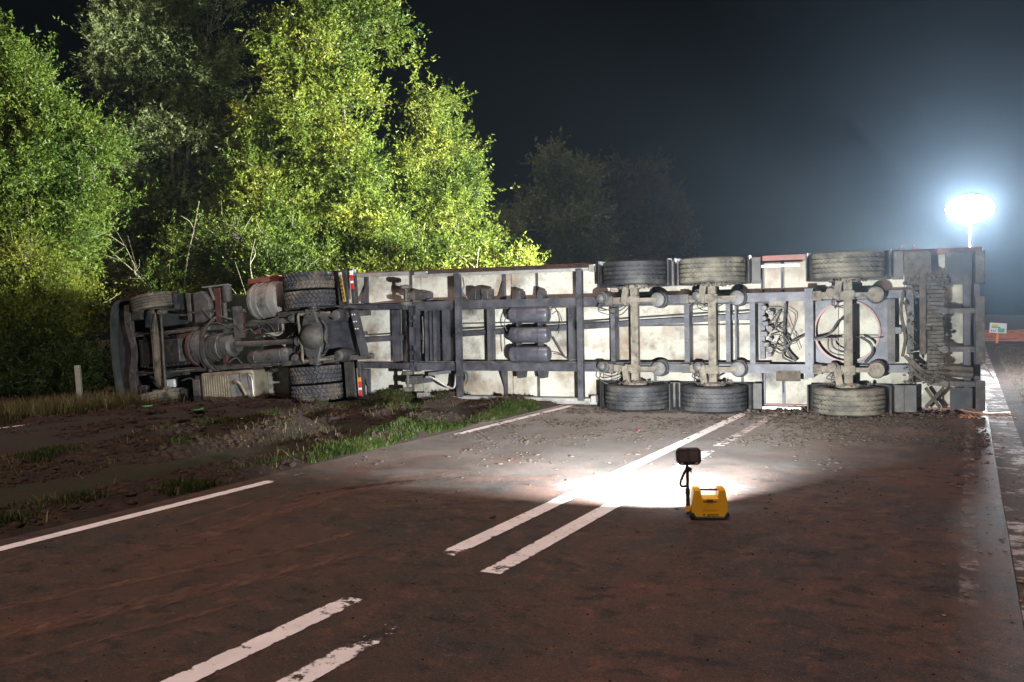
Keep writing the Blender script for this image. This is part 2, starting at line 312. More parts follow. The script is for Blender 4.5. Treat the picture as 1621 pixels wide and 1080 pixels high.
# painted markings; 'edge' raises wear towards the ends of a line
PW = M['paint'] = paintmat('white_road_paint', (.90,.88,.87), .665, .035, mudlo=.57, mudhi=.78)
PM = M['paint_worn'] = paintmat('worn_road_paint', (.90,.88,.87), .60, .03, 7, mudlo=.62, mudhi=.8)
PD = M['paint_muddy'] = paintmat('mud_covered_road_paint', (.34,.32,.31), .42, .12, 4, mudlo=.44, mudhi=.60)
PX = M['paint_half'] = paintmat('half_buried_road_paint', (.72,.69,.66), .52, .05, 6, mudlo=.48, mudhi=.66)
def marking(la, wd, lo0, lo1, m, z=.005, e0=.0, e1=.0, fade=.25, name='road_marking'):
    n = max(6, int((lo1 - lo0) / .12))
    def edge(A, B):
        d0 = np.clip(1 - (B - lo0) / fade, 0, 1) * e0 + np.clip(1 - (lo1 - B) / fade, 0, 1) * e1
        return d0 + np.clip((np.abs(A - la) / (wd/2) - .8) / .2, 0, 1) * .10
    return sheet(name, np.linspace(la - wd/2, la + wd/2, 9), np.linspace(lo0, lo1, n), lambda A, B: 0*A + z, m, edge=edge)
marking(-6.35, .13, -8, -1, PW); marking(-6.35, .13, 2.2, 7.05, PW, e1=.15, fade=.15); marking(-6.35, .035, 7.0, 7.5, PD)
marking(-6.37, .13, 10.6, 15.6, PW, e0=.25, e1=.1, fade=.5); marking(-6.37, .05, 8.6, 10.6, PD)
for k in range(1, 12): marking(-6.37, .13, 15.6 + k*9 - 4, 15.6 + k*9, PW)
marking(-3.23, .15, -6, 4.25, PM, e1=.1); marking(-3.23, .15, 5.2, 17, PW, e0=.3, e1=.12, fade=.35)
marking(-2.74, .15, -6, 3.95, PM, e1=.2, fade=.6); marking(-2.74, .15, 5.02, 10.9, PW, e0=.1, e1=.3, fade=1.2); marking(-2.74, .15, 10.9, 14.4, PX); marking(-2.74, .15, 14.2, 17, PW, e0=.2)
marking(-3.23, .15, 18, 200, PW); marking(-2.74, .15, 18, 200, PW)
marking(-.01, .12, 5.5, 16, PD); marking(-.01, .12, 16, 200, PW)
marking(.50, .06, 6.5, 8.1, PM, z=.009, e0=.2, e1=.1)
marking(-10.86, .06, 9.6, 12.1, PM, name='path_marking'); marking(-13.74, .06, 3, 9.6, PM, name='path_marking'); marking(-13.74, .05, 11.5, 13, PD, name='path_marking')
# smeared soil dragged along the lane
M['smear'] = paintmat('smeared_soil', (.17,.097,.072), .50, .14, 8, stretch=(2.2,.7,1), mud=(.07,.04,.032), mudlo=.5, mudhi=.7)
def smear(pts, wd, name='soil_smear', z=.003):
    P = curve([(a, b, 0) for a, b in pts], 14); v = []; ed = []; K = 7
    for i, p in enumerate(P):
        d = (P[min(i+1, len(P)-1)] - P[max(i-1, 0)]).normalized(); nrm = Vector((d.y, -d.x, 0)); t = i / (len(P) - 1)
        for k in range(K):
            u = k/(K-1)*2 - 1; v.append(p + nrm * wd/2 * u + Vector((0, 0, z))); ed.append(abs(u)**3 * .25 + max(0, abs(t*2-1) - .6) * .6)
    q = [(i*K + k, i*K + k + 1, (i+1)*K + k + 1, (i+1)*K + k) for i in range(len(P)-1) for k in range(K-1)]
    me = fast_mesh(name, v, q, np.full(len(q), 4), M['smear']); at = me.attributes.new('edge', 'FLOAT', 'POINT'); at.data.foreach_set('value', ed)
    o = bpy.data.objects.new(name, me); link(o); o.rotation_euler = ROT; o['kind'] = 'structure'; return o
smear([(-5.2, 1.6), (-4.5, 3.2), (-4.0, 4.6), (-3.75, 5.6)], .34); smear([(-5.0, 4.2), (-5.3, 5.6), (-5.2, 7.2), (-4.6, 8.6)], .5)
smear([(-5.7, 5.0), (-5.75, 5.8), (-5.9, 6.9)], .1);
smear([(-4.9, 7.6), (-4.2, 8.0), (-3.6, 8.3)], .4); smear([(-5.6, 2.0), (-4.9, 3.6), (-4.35, 5.0), (-4.1, 6.2)], .16); smear([(-4.75, 1.4), (-4.1, 3.0), (-3.7, 4.2)], .12); smear([(-5.9, 6.0), (-5.4, 7.0), (-4.8, 7.8)], .22)
# torn-up verge between road and path
def zverge(A, B):
    t = np.clip((A + 10.75) / .4, 0, 1) * np.clip((-6.6 - A) / .35, 0, 1)
    rut = np.exp(-((A + 8.0 + .10*np.sin(B*.5)) / .42)**2) * np.clip((B - 3) / 3, 0, 1)
    n = fbm(A * 1.3, B * 1.3, 11, 5); rough = np.clip((B - 6) / 4, .25, 1)
    return -.005 + t * (.05 + (n - .42) * .46 * rough - rut * .09 + .08*np.exp(-((A + 8.7)/.35)**2) * rough)
sheet('verge', np.linspace(-10.76, -6.6, 90), np.linspace(-4, 26, 560), zverge, M['soil'])
# muddy shoulder where the cab ploughed over path and ditch edge
def zshoulder(A, B):
    n = fbm(A * 1.6, B * 1.6, 21, 5); t = np.clip((A + 20) / 2, 0, 1) * np.clip((-10.9 - A) / .6, 0, 1) * np.clip((B - 7.6) / 2.2, 0, 1) * np.clip((24 - B) / 2, 0, 1)
    return gzv(A) - .03 + t * (.045 + (n - .45) * .34)
sheet('ploughed_soil', np.linspace(-20, -10.8, 120), np.linspace(7.4, 24.5, 220), zshoulder, M['soil'])
# right verge
sheet('right_verge', np.linspace(.56, 6, 40), np.linspace(2, 42, 300), lambda A, B: gzv(A) + .0 + np.clip((A-.56)/.3, 0, 1)*(fbm(A*1.8, B*1.8, 31, 5) - .42)*.16, M['soil'])
# ------------------------------------------------------------------ tyres and wheels (axis along local z)
def tyre_mesh(name, r, hw, m, seg=84, drive=False):
    v = []; f = []
    if not drive:
        half = [(r*.56, -hw*.80), (r*.62, -hw*.92), (r*.74, -hw*1.0), (r*.86, -hw*.99), (r*.95, -hw*.94), (r*.985, -hw*.88)]
        prof = list(half); g = [-.52, -.18, .18, .52]
        for c in g:
            rr = r * (1 - .012 * (abs(c)))
            prof += [(rr, hw*(c - .055)), (rr - .022, hw*(c - .042)), (rr - .022, hw*(c + .042)), (rr, hw*(c + .055))]
        prof += [(a, -h) for a, h in half[::-1]]
        ins = range(len(half), len(half) + 16); m_ = len(prof)
        for i in range(seg):
            t = 2*math.pi*i/seg; zz = (.007 if i % 2 else -.007)
            for k, (a, h) in enumerate(prof):
                hh = h + (zz if k in ins else 0); v.append((a*math.cos(t), a*math.sin(t), hh))
    else:
        seg = 168; prof = [(r*.56, -hw*.8), (r*.64, -hw*.95), (r*.8, -hw), (r*.93, -hw*.97)]
        rows = np.linspace(-.93, .93, 19); m_ = len(prof)*2 + len(rows)
        for i in range(seg):
            t = 2*math.pi*i/seg
            for a, h in prof: v.append((a*math.cos(t), a*math.sin(t), h))
            for c in rows:
                ph = (i/seg*34 + abs(c)*1.3 + (.5 if c > 0 else 0)) % 1.0
                cut = ph < .30 or abs(c) < .06 or .46 < abs(c) < .54
                a = r*(1 - .012*abs(c)) - (.019 if cut else 0); v.append((a*math.cos(t), a*math.sin(t), hw*c))
            for a, h in prof[::-1]: v.append((a*math.cos(t), a*math.sin(t), -h))
    for i in range(seg):
        j = (i + 1) % seg; f += [(i*m_ + k, j*m_ + k, j*m_ + k + 1, i*m_ + k + 1) for k in range(m_ - 1)]
    me = bpy.data.meshes.new(name); me.from_pydata(v, [], f); me.materials.append(m); me.update(); return me
def rim_mesh(r, hw, m, side):
    """steel rim with brake drum; side=+1: drum towards +z"""
    b = MB(); R0 = r*.57; s = side
    b.lathe([(R0, -hw*.78), (R0*.93, -hw*.66), (R0*.88, hw*.3), (R0*.93, hw*.66), (R0, hw*.78)], (0,0,0), (0,0,1), 40, False, unit=True)
    b.lathe([(R0*.9, -s*hw*.25), (R0*.55, -s*hw*.45), (R0*.34, -s*hw*.5), (R0*.3, -s*hw*.75), (.02, -s*hw*.78)], (0,0,0), (0,0,1), 32, False, unit=True)
    b.lathe([(.05, s*hw*.72), (R0*.72, s*hw*.72), (R0*.76, s*hw*.6), (R0*.76, -s*hw*.2)], (0,0,0), (0,0,1), 32, False, unit=True)
    for k in range(8):
        t = k*math.pi/4; b.cyl((R0*.5*math.cos(t), R0*.5*math.sin(t), -s*hw*.5), (R0*.5*math.cos(t), R0*.5*math.sin(t), -s*hw*.62), .014, seg=6)
    me = b.mesh('wheel'); me.materials.append(m); me.polygons.foreach_set('use_smooth', [True]*len(me.polygons)); me.set_sharp_from_angle(angle=R(35)); return me
TY = {'rib': tyre_mesh('tyre', .535, .205, M['rubber']), 'ribmud': tyre_mesh('tyre', .535, .205, M['rubber_mud']),
      'steer': tyre_mesh('tyre', .50, .165, M['rubber_mud']), 'drive': tyre_mesh('tyre', .515, .165, M['rubber_dr'], drive=True)}
RIM = {}
def wheel(parent, loc, kind, side, rot=None, spin=0):
    hw = .205 if kind.startswith('rib') else .165; rr = {'rib': .535, 'ribmud': .535, 'steer': .50, 'drive': .515}[kind]
    key = (hw, rr, side)
    if key not in RIM: RIM[key] = rim_mesh(rr, hw, M['axle'], side)
    wo = bpy.data.objects.new('wheel', RIM[key]); link(wo); wo.parent = parent; wo.location = loc
    if rot: wo.rotation_euler = rot
    t = bpy.data.objects.new('tyre', TY[kind]); link(t); t.parent = wo; t.rotation_euler = (0, 0, spin)
    t.data.polygons.foreach_set('use_smooth', [kind != 'drive']*len(t.data.polygons))
    if kind != 'drive': t.data.set_sharp_from_angle(angle=R(45))
    return wo
rnd = random.Random(5)
# ------------------------------------------------------------------ the overturned semi-trailer: x = from the rear forwards, y = below the floor (towards the road user), z = across (now up)
YAW = math.atan2(.3940, -.9191)
TRM = Matrix.Translation((7.195, 13.79, 0)) @ Matrix.Rotation(YAW, 4, 'Z')
trailer = empty('semi_trailer', TRM)
tag(trailer, 'long overturned semi-trailer lying on its side, cream underside and three axles facing us', 'trailer')
def TB(name, m, *boxes, **k):
    b = MB()
    for q in boxes: b.box(*q)
    return b.build(name, m, trailer, **k)
TB('box_body', M['body'], (0.02, 13.6, -2.75, -.065, .02, 2.53))
for k in range(7):
    a = .15 + k*1.92; TB('floor_panel', M['floor_dirty'] if k == 0 else M['floor_mid'] if k < 3 else M['floor'], (a, a + 1.905, -.05, 0, .088, 2.462))
TB('side_rail', M['maroon'], (.0, 13.6, -.06, .085, 2.465, 2.55)); TB('side_rail', M['maroon'], (.0, 13.6, -.06, .085, .0, .085))
for z in (.015, 2.46): TB('edge_trim', M['alu'], (6.0, 11.2, .088, .11, z, z + .075))
# main beams
for z in (1.86, .70):
    b = MB(); b.box(2.5, 9.9, .012, .43, z - .01, z + .01); b.box(2.5, 9.9, .43, .45, z - .072, z + .072); b.box(2.5, 13.1, .002, .016, z - .07, z + .07)
    b.prism([(9.9, .01), (9.9, .45), (10.6, .22), (13.0, .2), (13.0, .01)], lambda x, y, h: (x, y, h), z - .05, z + .05)
    b.box(.75, 2.5, .012, .28, z - .01, z + .01); b.box(.75, 2.5, .28, .30, z - .06, z + .06)
    mb = b.build('main_beam', M['steel'], trailer)
    for s in (8.5, 7.2, 5.9, 4.6, 3.1):
        for sg in (-1, 1): MB().box(s - .008, s + .008, .02, .425, z + sg*.012, z + sg*.065).build('stiffener', M['steel'], mb)
def cross(s, wd, z0, z1, d0, d1, m=M['steel'], holes=0, name='cross_member'):
    b = MB(); b.box(s - wd/2, s + wd/2, d1 - .012, d1, z0, z1); b.box(s - wd/2, s - wd/2 + .012, d0, d1 - .013, z0, z1); b.box(s + wd/2 - .012, s + wd/2, d0, d1 - .013, z0, z1)
    o = b.build(name, m, trailer)
    if holes:
        for k in range(holes):
            z = z0 + (z1 - z0)*(k + .7)/(holes + .4)
            MB().cyl((s, d1, z), (s, d1 + .006, z), .014, seg=8).build('bolt', M['steel2'], o)
    return o
cross(8.68, .10, .14, 2.42, .455, .56, holes=9); cross(6.30, .10, .12, 2.42, .455, .56, holes=9)
for s, wd, d1 in ((8.17, .055, .3), (9.08, .11, .3), (6.56, .085, .3), (5.77, .08, .32), (4.46, .085, .36), (3.78, .075, .32), (3.66, .03, .3), (3.37, .085, .42), (10.25, .16, .14), (9.9, .05, .3)):
    cross(s, wd, .775, 1.785, .05, d1, holes=4 if wd > .07 else 0)
cross(2.48, .13, .56, 1.98, .03, .51, holes=6)
# outriggers carrying the floor outside the beams
for s in (12.3, 10.95, 7.95, 3.25, 2.93, .95):
    for z0, z1 in ((.09, .62), (1.935, 2.46)):
        b = MB(); b.box(s - .025, s + .025, .003, .065, z0, z1); b.prism([(.0, 0), (.0, .2), (.34, .03), (.34, 0)], (lambda x, y, h, z1=z1, z0=z0: (s + h, .066 + y, (z1 - x) if z0 < 1 else (z0 + x))), -.006, .006)
        b.build('outrigger', M['steel'], trailer)
for z in (1.42, 1.50): MB().tube([(9.0, .05, z), (7.6, .05, z + .01), (6.4, .05, z - .01), (3.45, .05, z)], .010, 6).build('air_pipe', M['hose'], trailer)
for s in (8.9, 8.0, 7.4, 6.9, 5.5, 4.9, 3.6):
    for z in (1.79, .77): MB().box(s - .03, s + .03, .36, .43, z - .012, z + .012).build('pipe_clip', M['steel2'], trailer)
for z in (1.775, .785): MB().tube(curve([(9.6, .38, z), (8.4, .40, z), (7.2, .385, z), (6.0, .40, z), (4.4, .385, z), (3.1, .39, z)], 6), .016, 6).build('cable_loom', M['hose'], trailer)
for s in (12.9, 11.6, 9.95, 7.3, 5.1, 3.6):                       # low floor bearers
    for z0, z1 in ((.09, .63), (1.93, 2.46)): MB().box(s - .022, s + .022, .002, .03, z0, z1).build('floor_bearer', M['steel2'], trailer)
# flat diagonal tie under the floor and air pipes beside it
MB().bar((11.0, .10, 1.20), (3.40, .10, 1.555), .10, .05, (0, 1, 0)).build('diagonal_tie', M['steel'], trailer)
MB().tube([(10.9, .07, 1.30), (8, .07, 1.435), (3.4, .07, 1.655)], .013).build('air_pipe', M['hose'], trailer)
# coupling zone: plate, slotted landing-gear beam, legs
TB('coupling_plate', M['steel'], (11.1, 12.6, .205, .222, .75, 1.81)); 
lg = MB()
for z0, z1 in ((.60, .72), (.80, .83), (.93, 1.0), (1.10, 1.45), (1.55, 1.6), (1.68, 1.84)): lg.box(9.60, 9.74, .488, .50, z0, z1)
lg.box(9.60, 9.655, .488, .50, .60, 1.84); lg.box(9.60, 9.612, .30, .487, .60, 1.84); lg.box(9.728, 9.74, .30, .487, .60, 1.84)
lg.build('landing_gear_beam', M['steel'], trailer)
for zc, sg in ((2.05, 1), (.445, -1)):
    b = MB(); b.box(9.55, 9.70, .03, .60, zc - .075, zc + .075); b.box(9.57, 9.68, .60, .80, zc - .055, zc + .055)
    leg = b.build('landing_leg', M['steel2'], trailer, bevel=.008)
    f = MB(); f.cyl((9.62, .80, zc - .20), (9.62, .80, zc + .20), .03, seg=10)
    for q in (-1, 1):
        f.lathe([(.04, 0), (.10, .0), (.115, .2), (.115, .8), (.10, 1), (.04, 1)], (9.62, .80, zc + q*.155 - .035), (9.62, .80, zc + q*.155 + .035), 18)
    f.build('foot_roller', M['steel2'], leg, smooth=True)
    g = MB(); g.bar((9.45, .3, zc - sg*.1), (8.95, .1, zc - sg*.15), .06, .03); g.build('leg_brace', M['steel'], leg)
    g = MB(); g.box(9.40, 9.55, .12, .34, zc - .05, zc + .06); g.build('gearbox', M['steel'], leg, bevel=.01)
for s, wd in ((9.46, .045), (9.36, .03), (9.27, .06)):
    TB('leg_cross_tube', M['steel'], (s - wd/2, s + wd/2, .2, .36, .80, 1.78))
MB().tube(curve([(9.48, .45, .95), (9.46, .46, 1.3), (9.47, .46, 1.65)]), .014).build('drive_shaft', M['steel2'], trailer)
MB().tube(curve([(9.4, .5, .50), (9.27, .5, .49), (8.96, .5, .33), (8.84, .5, .30), (8.79, .5, .36), (8.76, .5, .55), (8.70, .5, .62)], 6), .019, 8).build('crank_handle', M['alu'], trailer)
MB().tube(curve([(8.92, .3, .34), (8.86, .3, .52), (8.75, .3, .60), (8.64, .3, .57), (8.62, .3, .45), (8.67, .3, .36)], 6), .014, 8).build('hook_bar', M['steel'], trailer)
# air reservoirs
for z in (1.645, 1.285, .935):
    b = MB(); b.lathe([(.03, 0), (.09, .01), (.13, .035), (.147, .085), (.147, .915), (.13, .965), (.09, .99), (.03, 1)], (6.90, .43, z), (7.68, .43, z), 28)
    t = b.build('air_tank', M['airtank'], trailer, smooth=True)
    for s in (7.08, 7.5): MB().lathe([(.148, 0), (.153, 0), (.153, 1), (.148, 1)], (s, .43, z), (s + .03, .43, z), 28, False).build('strap', M['steel'], t)
    MB().cyl((7.3, .43, z), (7.3, .585, z), .022, seg=10).build('drain_plug', M['steel2'], t)
for s in (7.08, 7.5):
    for z0, z1 in ((1.93, 2.08), (.50, .63)):
        b = MB(); b.prism([(s - .06, z0), (s + .06, z0), (s + .04, z1), (s - .04, z1)] if z0 > 1 else [(s - .04, z0), (s + .04, z0), (s + .06, z1), (s - .06, z1)], lambda x, y, h: (x, h, y), .2, .46)
        b.build('tank_hanger', M['steel'], trailer)
    TB('tank_bracket', M['steel'], (s + .035, s + .06, .2, .42, .78, 1.78))
# wheel chocks in their holder
for s0, s1 in ((8.30, 8.46), (8.06, 8.24)):
    b = MB(); b.prism([(s0, 0), (s1, 0), (s1 + .02, .16), (s0 + .05, .2)], lambda x, y, h: (x, .25 + y, h), 1.95, 2.14); b.build('wheel_chock', M['blackp'], trailer, bevel=.012)
MB().tube(curve([(8.63, .4, 2.36), (8.59, .46, 2.30), (8.58, .46, 2.2), (8.62, .46, 2.1), (8.55, .42, 1.98), (8.56, .3, 1.9)], 5), .012).build('chock_chain', M['steel'], trailer)
# axles with trailing arms, springs, brake chambers, wheels
for ax, (s, dirty) in enumerate(((5.29, 0), (3.98, 0), (1.89, 1))):
    am = M['axle']; D = .60
    b = MB(); b.box(s - .065, s + .065, D - .07, D + .065, .40, 2.15)
    axle = b.build('axle', am, trailer, bevel=.012)
    for z in (.44, 2.11):
        MB().lathe([(.02, 0), (.17, 0), (.19, .3), (.19, .7), (.12, 1), (.02, 1)], (s, D - .02, z - .05), (s, D - .02, z + .05), 20).build('brake_flange', am, axle, smooth=True)
        sg = 1 if z < 1 else -1
        b = MB(); b.bar((s + .12, D + .10, z + sg*.02), (s + .17, D + .06, z + sg*.30), .10, .09); b.cyl((s + .13, D + .05, z), (s + .15, D + .05, z + sg*.33), .03, seg=8); b.build('brake_lever', am, axle)
    for z in (1.86, .70):
        b = MB(); b.bar((s + .46, D - .10, z), (s + .05, D - .02, z), .085, .11, (0, 0, 1)); b.bar((s + .05, D - .02, z), (s - .40, D + .02, z), .10, .07, (0, 0, 1))
        b.box(s - .10, s + .11, D + .067, D + .09, z - .07, z + .07)
        arm = b.build('trailing_arm', am, trailer)
        for q in (-.08, .08):
            for p in (-.055, .055): MB().cyl((s + q, D + .09, z + p), (s + q, D + .125, z + p), .016, seg=6).build('u_bolt', am, arm)
        b = MB(); b.prism([(.36, .02), (.60, .02), (.53, D - .02), (.40, D - .02)], lambda x, y, h: (s + x, y, h), z - .075, z + .075); b.build('hanger_bracket', M['steel2'] if not dirty else am, arm)
        b = MB(); c = (s - .40, z); b.lathe([(.03, 0), (.125, .0), (.13, .1), (.14, .25), (.125, .4), (.145, .55), (.14, .75), (.12, .78), (.12, .98), (.03, 1)], (c[0], .2, c[1]), (c[0], D + .02, c[1]), 26)
        b.build('air_spring', M['blackp'], arm, smooth=True)
        b = MB(); b.lathe([(.02, 0), (.118, 0), (.118, .8), (.10, 1), (.02, 1)], (c[0], D + .021, c[1]), (c[0], D + .06, c[1]), 24); b.build('spring_piston', am if dirty else M['cast'], arm, smooth=True)
        off = .50 if ax == 0 else .16
        b = MB(); b.lathe([(.02, 0), (.06, 0), (.085, .12), (.085, .5), (.098, .52), (.098, .58), (.085, .6), (.075, .9), (.03, 1)], (s + off + .02, D - .14, z + (.10 if z > 1 else -.02)), (s + off + .10, D + .12, z + (.03 if z > 1 else .05)), 20)
        b.build('brake_chamber', M['cast'] if not dirty else am, arm, smooth=True)
        for q in range(3):
            x0 = s + off + .05
            P = [(x0, D + .06, z), (x0 + rnd.uniform(-.05, .12), D + rnd.uniform(.05, .14), z - rnd.uniform(.08, .2)), (x0 - rnd.uniform(.05, .25), D - .1, z - rnd.uniform(.1, .3)), (x0 - rnd.uniform(.2, .4), .3, z + rnd.uniform(-.1, .05))]
            MB().tube(curve(P, 7), .009, 5).build('brake_hose', M['hose'], arm)
    for z, sg in ((.225, 1), (2.315, -1)):
        wheel(trailer, (s, .575, z), 'ribmud' if dirty or (ax == 1 and z > 1) else 'rib', sg, spin=rnd.uniform(0, 6))
        b = MB(); prof = []
        for k in range(19):
            t = R(168 + 204*k/18); prof.append((s + .625*math.cos(t), max(.575 + .625*math.sin(t), .018)))
        for w0, w1, th in ((z - .225, z + .225, .012),):
            vs = []; n = len(prof)
            for x, y in prof: vs += [(x, y, w0), (x, y, w1), (s + (x - s)*.97, y + .014, w1), (s + (x - s)*.97, y + .014, w0)]
            b.add(vs, [(i*4 + k, i*4 + (k+1) % 4, (i+1)*4 + (k+1) % 4, (i+1)*4 + k) for i in range(n-1) for k in range(4)] + [(3,2,1,0), tuple((n-1)*4 + k for k in range(4))])
        b.build('mudguard', M['greyp'] if dirty else M['blackp'], trailer)
for z0, z1 in ((.045, .46), (2.08, 2.51)):
    for s0, s1, mm in ((5.90, 5.99, 'blackp'), (4.56, 4.73, 'greyp'), (3.22, 3.36, 'greyp'), (1.10, 1.26, 'greyp')):
        TB('mudguard_lip', M[mm], (s0, s1, .47, .49, z0, z1), bevel=.006)
TB('splash_plate', M['mudcake'], (.72, 1.09, .44, .47, 2.02, 2.50)); TB('splash_plate', M['greyp'], (.93, 1.10, .44, .47, .05, .46))
# turntable plate of the steered rear axle: a plate with a round hole
def hole_plate(name, x0, x1, z0, z1, cx, cz, r, y, th, m, seg=48):
    b = MB(); vs = []
    for i in range(seg):
        t = 2*math.pi*i/seg; c, s_ = math.cos(t), math.sin(t)
        k = min(((x1 - cx) if c > 0 else (cx - x0)) / max(abs(c), 1e-6), ((z1 - cz) if s_ > 0 else (cz - z0)) / max(abs(s_), 1e-6))
        for yy in (y, y + th): vs += [(cx + r*c, yy, cz + r*s_), (cx + k*c, yy, cz + k*s_)]
    fs = []
    for i in range(seg):
        a = i*4; q = ((i + 1) % seg)*4
        fs += [(a, a+1, q+1, q), (a+2, q+2, q+3, a+3), (a, q, q+2, a+2), (a+1, a+3, q+3, q+1)]
    b.add(vs, fs); return b.build(name, m, trailer)
hole_plate('turntable_plate', 1.30, 2.41, .78, 1.79, 1.93, 1.29, .47, .20, .02, M['steel'])
MB().lathe([(.47, 0), (.50, 0), (.50, 1), (.47, 1), (.47, 0)], (1.93, .221, 1.29), (1.93, .27, 1.29), 48, False).build('turntable_ring', M['maroon'], trailer)
TB('steering_rod', M['axle'], (2.05, 2.45, .40, .43, 1.15, 1.19)); cross(1.28, .11, .78, 1.79, .03, .32, M['steel2'], 5)
# valves and a nest of brake hoses
for k in range(11):
    s = 3.12 + rnd.uniform(-.10, .12); z = .92 + k*.085; r_ = rnd.uniform(.03, .055)
    b = MB()
    if k % 2: b.cyl((s, .25, z), (s, .25 + rnd.uniform(.1, .18), z), r_, seg=12)
    else: b.box(s - r_, s + r_, .22, .38, z - r_*.8, z + r_*.8)
    b.build('brake_valve', M['cast'] if k % 3 else M['steel'], trailer, bevel=.006)
TB('valve_bracket', M['steel'], (3.20, 3.29, .18, .215, .84, 1.78))
for k in range(9):
    z0 = rnd.uniform(.9, 1.75); z1 = rnd.uniform(.9, 1.75)
    P = [(3.15 + rnd.uniform(-.08, .1), .33, z0), (2.95 + rnd.uniform(-.2, .12), .38 + rnd.uniform(-.1, .1), z0 + rnd.uniform(-.18, .18)), (2.88 + rnd.uniform(-.22, .15), .30, (z0 + z1)/2 + rnd.uniform(-.2, .2)), (3.05 + rnd.uniform(-.45, .15), .26, z1)]
    MB().tube(curve(P, 8), rnd.choice((.006, .007, .010)), 5).build('brake_hose', M['hose'], trailer)
for P, r_ in (([(2.86, .3, 1.75), (2.88, .34, 1.3), (2.84, .36, 1.0), (2.70, .3, .82)], .022), ([(2.75, .3, .80), (2.9, .36, .9), (2.80, .36, 1.1), (2.5, .42, 1.26)], .016), ([(3.1, .3, 1.05), (2.93, .38, .95), (2.8, .38, 1.1), (2.95, .35, 1.25), (3.12, .3, 1.22)], .011),
              ([(2.45, .44, 1.17), (2.2, .46, 1.24), (2.05, .42, 1.45), (1.95, .3, 1.5)], .018), ([(2.15, .42, 1.2), (2.12, .46, 1.05), (1.98, .42, .98), (1.86, .3, 1.02)], .013), ([(2.2, .42, 1.2), (2.18, .46, 1.0), (2.0, .42, .92), (1.8, .3, .95)], .011),
              ([(1.72, .32, 1.2), (1.58, .36, 1.1), (1.55, .36, .95), (1.66, .3, .8)], .022), ([(2.3, .3, 1.19), (1.9, .32, 1.2), (1.4, .3, 1.19)], .008), ([(7.75, .35, 1.75), (7.8, .4, 1.5), (7.76, .38, 1.35)], .009), ([(6.86, .42, 1.65), (6.75, .42, 1.7), (6.7, .36, 1.5), (6.8, .3, 1.3)], .009), ([(6.85, .42, 1.25), (6.72, .44, 1.05), (6.66, .36, .9), (6.55, .3, .8)], .011), ([(6.85, .42, .95), (6.7, .44, .92), (6.6, .36, .85), (6.4, .3, .82)], .009), ([(7.86, .3, 1.3), (7.8, .4, 1.1), (7.85, .3, .95)], .009)):
    MB().tube(curve(P, 8), r_, 6).build('air_hose', M['hose'], trailer)
MB().bar((3.0, .452, .585), (2.62, .452, .585), .17, .02, (0, 1, 0)).build('valve_cover', M['mudcake'], trailer)
# side under-run rails
for z in (.10, 2.40):
    for s0, s1 in ((6.15, 9.35),):
        g = TB('side_guard', M['alu'], (s0, s1, .44, .47, z, z + .05), (s0, s1, .30, .33, z, z + .05))
    TB('guard_end', M['alu'], (9.36, 9.62, .42, .47, z - .02, z + .10)); TB('guard_end', M['alu'], (6.05, 6.14, .3, .47, z - .02, z + .10))
    TB('guard_rail', M['alu'], (2.62, 3.22, .40, .43, z - .06, z - .02))
# tail lift and rear under-run bumper, caked with mud
b = MB(); b.box(.79, .88, .30, .52, .93, 2.15); b.build('lift_column', M['mudcake'], trailer, bevel=.01)
TB('lift_backing', M['mudcake'], (.56, .78, .34, .44, .46, 2.14))
for k in range(27):
    z = .48 + k*.061; a = rnd.uniform(-.012, .012); dz = rnd.uniform(-.008, .008)
    MB().bar((.55 + a, .45 + rnd.uniform(0, .02), z + dz), (.775 + a*.5, .45 + rnd.uniform(0, .02), z - dz), .043, .07, (0, 1, 0)).build('platform_slat', M['mudcake'] if k % 5 else M['steel2'], trailer)
for z, nm in ((1.585, 'lift_arm'), (1.01, 'lift_arm'), (.49, 'lift_arm')):
    b = MB(); b.box(.05, .62, .40, .50, z - .038, z + .038); b.cyl((.54, .38, z), (.54, .56, z), .055, seg=14); b.build(nm, M['steel2'], trailer)
for z0, z1 in ((.80, 1.80), (.10, .55), (1.98, 2.47)):
    TB('rear_bumper', M['steel2'], (.0, .13, .44, .56, z0, z1), bevel=.01)
for z in (.70, .62):
    b = MB(); b.cyl((.16, .50, z), (.45, .50, z + .02), .045, seg=14); b.cyl((.44, .50, z + .02), (.62, .50, z + .04), .025, seg=10); b.build('hydraulic_ram', M['mudcake'], trailer, smooth=True)
TB('rear_crossbeam', M['steel'], (.18, .27, .1, .30, .1, 2.45)); TB('rear_frame', M['steel'], (.03, .12, .0, .09, .086, 2.464))
TB('lamp_board', M['blackp'], (.16, .52, .28, .36, 1.98, 2.47)); TB('lamp_board', M['blackp'], (.16, .46, .28, .36, .10, .42))
TB('load_panel', M['floor_dirty'], (.56, 1.28, .10, .125, .09, .76), bevel=.005)
b = MB(); b.bar((.55, .40, .42), (.80, .40, .12), .05, .03); b.bar((.80, .41, .42), (.60, .41, .12), .05, .03); b.build('brace', M['mudcake'], trailer)
for k in range(2):
    b = MB(); x = .93 - k*.055
    b.bar((x + .03, .128, .40), (x - .05, .128, .33), .022, .004); b.bar((x - .05, .128, .335), (x + .03, .128, .25), .022, .004); b.build('chevron_mark', M['chalk'], trailer)
TB('lock_block', M['cast'], (1.13, 1.26, .22, .30, 1.24, 1.35), bevel=.01); TB('lock_bar', M['steel2'], (.92, 1.14, .24, .28, 1.27, 1.32))
TB('lift_frame', M['steel2'], (.96, 1.06, .2, .42, .95, 2.05)); TB('lift_frame', M['steel2'], (.97, 1.03, .2, .42, .48, .93))
